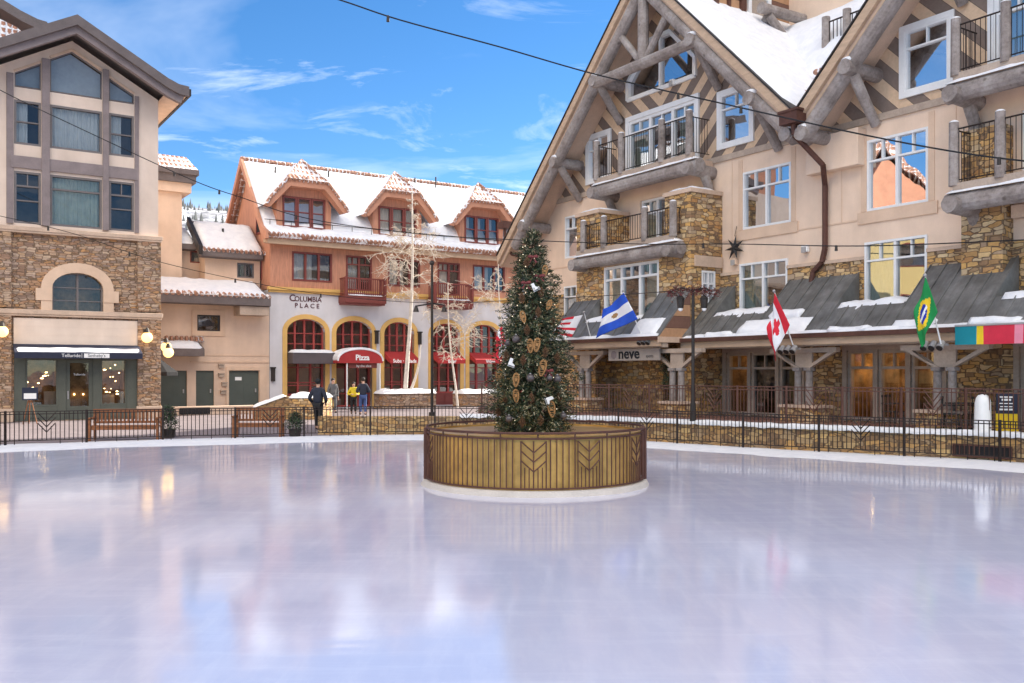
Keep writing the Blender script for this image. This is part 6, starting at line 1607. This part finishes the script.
# ================================================================== PEOPLE
def skinned(name, joints, edges, mat, parent, sub=2):
    me = bpy.data.meshes.new(name); names = list(joints)
    me.from_pydata([joints[n][:3] for n in names], [(names.index(a), names.index(b)) for a, b in edges], [])
    me.materials.append(MT[mat]); o = bpy.data.objects.new(name, me); COL.objects.link(o); o.parent = parent
    sk = o.modifiers.new('skin', 'SKIN'); sk.use_smooth_shade = True
    for n, v in zip(names, me.skin_vertices[0].data): r = joints[n][3]; v.radius = r if isinstance(r, tuple) else (r, r); v.use_root = (n == names[0])
    ss = o.modifiers.new('smooth', 'SUBSURF'); ss.levels = sub; ss.render_levels = sub
    return o
def person(lab, loc, rz, H, coat, legs, hairm='hair', stride=.16, arms='down', hat=None, bag=None):
    b = thing('person', lab, 'person', loc, rz); k = H/1.75
    J = lambda x, y, z, r: (x*k, y*k, z*k, tuple(q*k for q in r) if isinstance(r, tuple) else r*k)
    st = stride
    body = dict(pelvis=J(0, 0, .93, (.15, .11)), waist=J(0, .0, 1.08, (.135, .10)), chest=J(0, 0, 1.30, (.16, .115)), neck0=J(0, 0, 1.46, (.075, .07)), neck=J(0, -.01, 1.52, .055), head0=J(0, -.02, 1.58, (.075, .085)), head=J(0, -.02, 1.66, (.082, .095)), top=J(0, -.01, 1.735, (.05, .06)))
    E = [('pelvis', 'waist'), ('waist', 'chest'), ('chest', 'neck0'), ('neck0', 'neck'), ('neck', 'head0'), ('head0', 'head'), ('head', 'top')]
    jk, JE, tr, TE = {}, [], {}, []
    for s, n in ((-1, 'l'), (1, 'r')):
        f = st*s
        leg = {n+'hip': J(s*.09, 0, .88, .085), n+'knee': J(s*.10, -.05-.5*f, .49, .062), n+'ankle': J(s*.10, .02-f if f > 0 else .04-f*1.2, .09, .042), n+'toe': J(s*.11, -.13-f, .035, .036)}
        hand = J(s*.22, -.16, .93, .035) if arms == 'pocket' else (J(s*.12, -.36, 1.10, .035) if arms == 'hold' else J(s*.27, -.04+f*.8, .78, .035))
        elb = J(s*.30, .05, 1.10, .046) if arms != 'down' else J(s*.25, .03+f*.4, 1.08, .046)
        arm = {n+'sh': J(s*.17, 0, 1.41, .07), n+'elb': elb, n+'wr': hand}
        body.update(leg); body.update(arm)
        E += [('pelvis', n+'hip'), (n+'hip', n+'knee'), (n+'knee', n+'ankle'), (n+'ankle', n+'toe'), ('chest', n+'sh'), (n+'sh', n+'elb'), (n+'elb', n+'wr')]
        w = Vector(hand[:3]); e = Vector(elb[:3]); dr = (w-e).normalized(); side = Vector((1, 0, 0))
        for q in range(4):                                             # fingers and thumb
            t = w+dr*.07*k+side*(q-1.5)*.017*k; u = t+dr*(.075-.01*abs(q-1.4))*k+Vector((0, -.012, 0))*k
            body['%sf%da' % (n, q)] = (*t, .011*k); body['%sf%db' % (n, q)] = (*u, .008*k); E += [(n+'wr', '%sf%da' % (n, q)), ('%sf%da' % (n, q), '%sf%db' % (n, q))]
        t = w+dr*.03*k+Vector((-s*.035, -.02, 0))*k; body[n+'th'] = (*t, .011*k); E.append((n+'wr', n+'th'))
        g = lambda v, a: (*v[:3], tuple(x+a*k for x in v[3]) if isinstance(v[3], tuple) else v[3]+a*k)
        jk[n+'sh'] = g(arm[n+'sh'], .028); jk[n+'elb'] = g(elb, .026); jk[n+'cuff'] = (*(Vector(hand[:3])*.86+Vector(elb[:3])*.14), .052*k)
        JE += [('chest', n+'sh'), (n+'sh', n+'elb'), (n+'elb', n+'cuff')]
        tr[n+'hip'] = g(leg[n+'hip'], .022); tr[n+'knee'] = g(leg[n+'knee'], .02); tr[n+'hem'] = (*(Vector(leg[n+'ankle'][:3])*.9+Vector(leg[n+'knee'][:3])*.1), .066*k)
        TE += [('pelvis', n+'hip'), (n+'hip', n+'knee'), (n+'knee', n+'hem')]
        a, t = Vector(leg[n+'ankle'][:3]), Vector(leg[n+'toe'][:3])
        m = MB(XYZ); m.ball(tuple((a*.4+t*.6)+Vector((0, 0, .01*k))), .085*k, 10, 7, (.58, 1.5, .55)); m.build('shoe', 'black', b, smooth=True)
    skinned('body', body, E, 'skin', b)
    jk = dict(pelvis=J(0, 0, .90, (.19, .145)), waist=J(0, 0, 1.07, (.185, .145)), chest=J(0, .0, 1.30, (.205, .15)), collar=J(0, 0, 1.47, (.10, .09)), **jk)
    skinned('jacket', jk, [('pelvis', 'waist'), ('waist', 'chest'), ('chest', 'collar')]+JE, coat, b)
    tr = dict(pelvis=J(0, 0, .93, (.165, .125)), **tr); skinned('trousers', tr, TE, legs, b)
    m = MB(XYZ); m.ball((0, .012*k, 1.685*k), .105*k, 14, 9, (.93, 1.02, 1.0)); m.build('hat' if hat else 'hair', hat or hairm, b, smooth=True)
    m = MB(XYZ); m.ball((0, -.118*k, 1.635*k), .018*k, 8, 6, (.8, 1, 1.2)); m.build('nose', 'skin', b, smooth=True)
    for sx in (-.034, .034): MB(XYZ).ball((sx*k, -.105*k, 1.655*k), .011*k, 6, 5).build('eye', 'black', b, smooth=True)
    MB(XYZ).ball((0, -.102*k, 1.59*k), .022*k, 8, 5, (1, .4, .3)).build('mouth', 'awnred', b, smooth=True)
    return b
def gp(x, Y): return ((x-512)/FPX*Y, Y, 0)
person('person in a black puffy jacket and dark cap walking away behind the picket fence', gp(318, 32.4), R_(172), 1.80, 'navycoat', 'black', hat='black', arms='pocket')
person('person in blue jeans and a dark navy coat standing under the pizza awning', gp(363, 43.6), R_(200), 1.78, 'navycoat', 'denim', stride=.06, arms='hold')
person('smaller person in a yellow jacket beside the one in blue jeans', gp(353.5, 44.6), R_(20), 1.55, 'yellowcoat', 'black', stride=.04, arms='hold')
person('person in a grey coat standing against the plaster pier between the first two arches', gp(333, 45.6), R_(30), 1.72, 'greycoat', 'greycoat', stride=.05)

# ================================================================== OPPOSITE HOUSE (left of the picture; the hotel windows mirror it)
def opposite():
    m, nt, bs, N, L = nodes_of('sunny_yellow_stucco'); bs.inputs['Base Color'].default_value = (.58, .45, .20, 1); bs.inputs['Roughness'].default_value = .9
    b = thing('yellow_house', 'yellow stucco house with orange gables across the plaza, mirrored in the hotel windows', 'building', (-35, 6, 0), R_(90))
    MB().box(0, 44, -9, 0, 0, 13).build('wall', m, b)
    for c in (8, 22, 36):
        MB().prism([(c-5, 13), (c+5, 13), (c, 18.5)], -9, .3).build('gable', 'orange_plain', b)
        MB().prism([(c-6, 12.2), (c, 18.9), (c+6, 12.2), (c+6, 12.9), (c, 19.6), (c-6, 12.9)], -9, .9).build('roof', 'tilebare', b)
        for z in (2, 6, 10):
            for s in (c-3, c+1.4): 
                f = MB().box(s, s+1.7, 0, .06, z, z+1.7).build('window', 'oxblood', b); MB().box(s+.1, s+1.6, .06, .08, z+.1, z+1.6).build('pane', 'glassblue', f)
    for c in (14.5, 29): MB().box(c, c+1.6, 0, 1.4, 5.6, 6.6).build('balcony', 'oxblood', b)
opposite()
# ================================================================== LIGHT, SKY, CAMERA
SUN_AZ, SUN_EL = R_(37), R_(31)            # azimuth from +X towards +Y
def sky():
    w = bpy.data.worlds.new('World'); scene.world = w; w.use_nodes = True
    nt = w.node_tree; N, L = nt.nodes.new, nt.links.new; bg = nt.nodes['Background']
    st = N('ShaderNodeTexSky'); st.sky_type = 'NISHITA'; st.sun_disc = False
    st.sun_elevation = SUN_EL; st.sun_rotation = math.pi/2-SUN_AZ; st.altitude = 2900; st.air_density = 1.0; st.dust_density = .25; st.ozone_density = 1.6
    tc = N('ShaderNodeTexCoord'); sp = N('ShaderNodeSeparateXYZ'); L(tc.outputs['Generated'], sp.inputs[0])
    hs = N('ShaderNodeHueSaturation'); hs.inputs['Saturation'].default_value = 1.28; hs.inputs['Value'].default_value = .8; L(st.outputs[0], hs.inputs['Color'])
    # thin cirrus: noise on the cloud deck (direction divided by height)
    zz = math_(nt, 'MAXIMUM', sp.outputs['Z'], .06)
    cx = math_(nt, 'DIVIDE', sp.outputs['X'], zz); cy = math_(nt, 'DIVIDE', sp.outputs['Y'], zz)
    cb = N('ShaderNodeCombineXYZ'); L(cx, cb.inputs[0]); L(cy, cb.inputs[1])
    mp = N('ShaderNodeMapping'); mp.inputs['Rotation'].default_value = (0, 0, .5); mp.inputs['Scale'].default_value = (.8, 1.05, 1); mp.inputs['Location'].default_value = (2.3, 5.1, 0); L(cb.outputs[0], mp.inputs['Vector'])
    n = N('ShaderNodeTexNoise'); n.inputs['Scale'].default_value = 1.25; n.inputs['Detail'].default_value = 9; n.inputs['Roughness'].default_value = .62; n.inputs['Distortion'].default_value = .9
    L(mp.outputs[0], n.inputs['Vector'])
    nb = N('ShaderNodeTexNoise'); nb.inputs['Scale'].default_value = .42; nb.inputs['Detail'].default_value = 7; nb.inputs['Roughness'].default_value = .58; nb.inputs['Distortion'].default_value = .5
    L(mp.outputs[0], nb.inputs['Vector'])
    soft = ramp(nt, nb.outputs['Fac'], [(.52, (0, 0, 0)), (.78, (.5, .5, .5))])
    front = math_(nt, 'MAXIMUM', ramp(nt, n.outputs['Fac'], [(.54, (0, 0, 0)), (.82, (.75, .75, .75))]), soft)
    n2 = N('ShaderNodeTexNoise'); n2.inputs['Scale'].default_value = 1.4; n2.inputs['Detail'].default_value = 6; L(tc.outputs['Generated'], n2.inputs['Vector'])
    back = ramp(nt, math_(nt, 'ADD', math_(nt, 'MULTIPLY', sp.outputs['Y'], -1.0), math_(nt, 'MULTIPLY', n2.outputs['Fac'], .5)), [(.25, (0, 0, 0)), (.75, (1, 1, 1))])  # added bright cloud bank, unseen behind the camera, to fill the shaded fronts
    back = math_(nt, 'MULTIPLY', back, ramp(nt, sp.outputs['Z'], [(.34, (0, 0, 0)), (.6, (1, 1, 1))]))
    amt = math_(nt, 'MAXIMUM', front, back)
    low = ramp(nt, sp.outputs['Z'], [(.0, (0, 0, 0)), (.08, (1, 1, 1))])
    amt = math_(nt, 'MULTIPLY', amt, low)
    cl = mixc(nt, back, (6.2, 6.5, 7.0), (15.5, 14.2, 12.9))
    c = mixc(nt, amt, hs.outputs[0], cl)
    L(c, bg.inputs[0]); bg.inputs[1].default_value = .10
    sun = bpy.data.lights.new('sun', 'SUN'); sun.energy = 4.5; sun.angle = R_(.53); sun.color = (1, .93, .82)
    o = bpy.data.objects.new('sun', sun); COL.objects.link(o)
    d = Vector((math.cos(SUN_EL)*math.cos(SUN_AZ), math.cos(SUN_EL)*math.sin(SUN_AZ), math.sin(SUN_EL)))
    o.rotation_euler = d.to_track_quat('Z', 'Y').to_euler(); o.location = (60, 60, 60)
    vs = scene.view_settings; vs.view_transform = 'Standard'; vs.look = 'None'; vs.exposure = 1.45; vs.gamma = 1; vs.use_curve_mapping = False
sky()
cam = bpy.data.cameras.new('camera'); cam.sensor_width = 36; cam.lens = 36*FPX/1024; cam.shift_y = (HOR-341.5)/1024; cam.clip_end = 4000
co = bpy.data.objects.new('camera', cam); COL.objects.link(co); co.location = (0, 0, CAMZ); co.rotation_euler = (R_(90), 0, 0)
scene.camera = co
try:
    scene.cycles.max_bounces = 8; scene.cycles.transparent_max_bounces = 12; scene.cycles.use_denoising = True
except Exception: pass
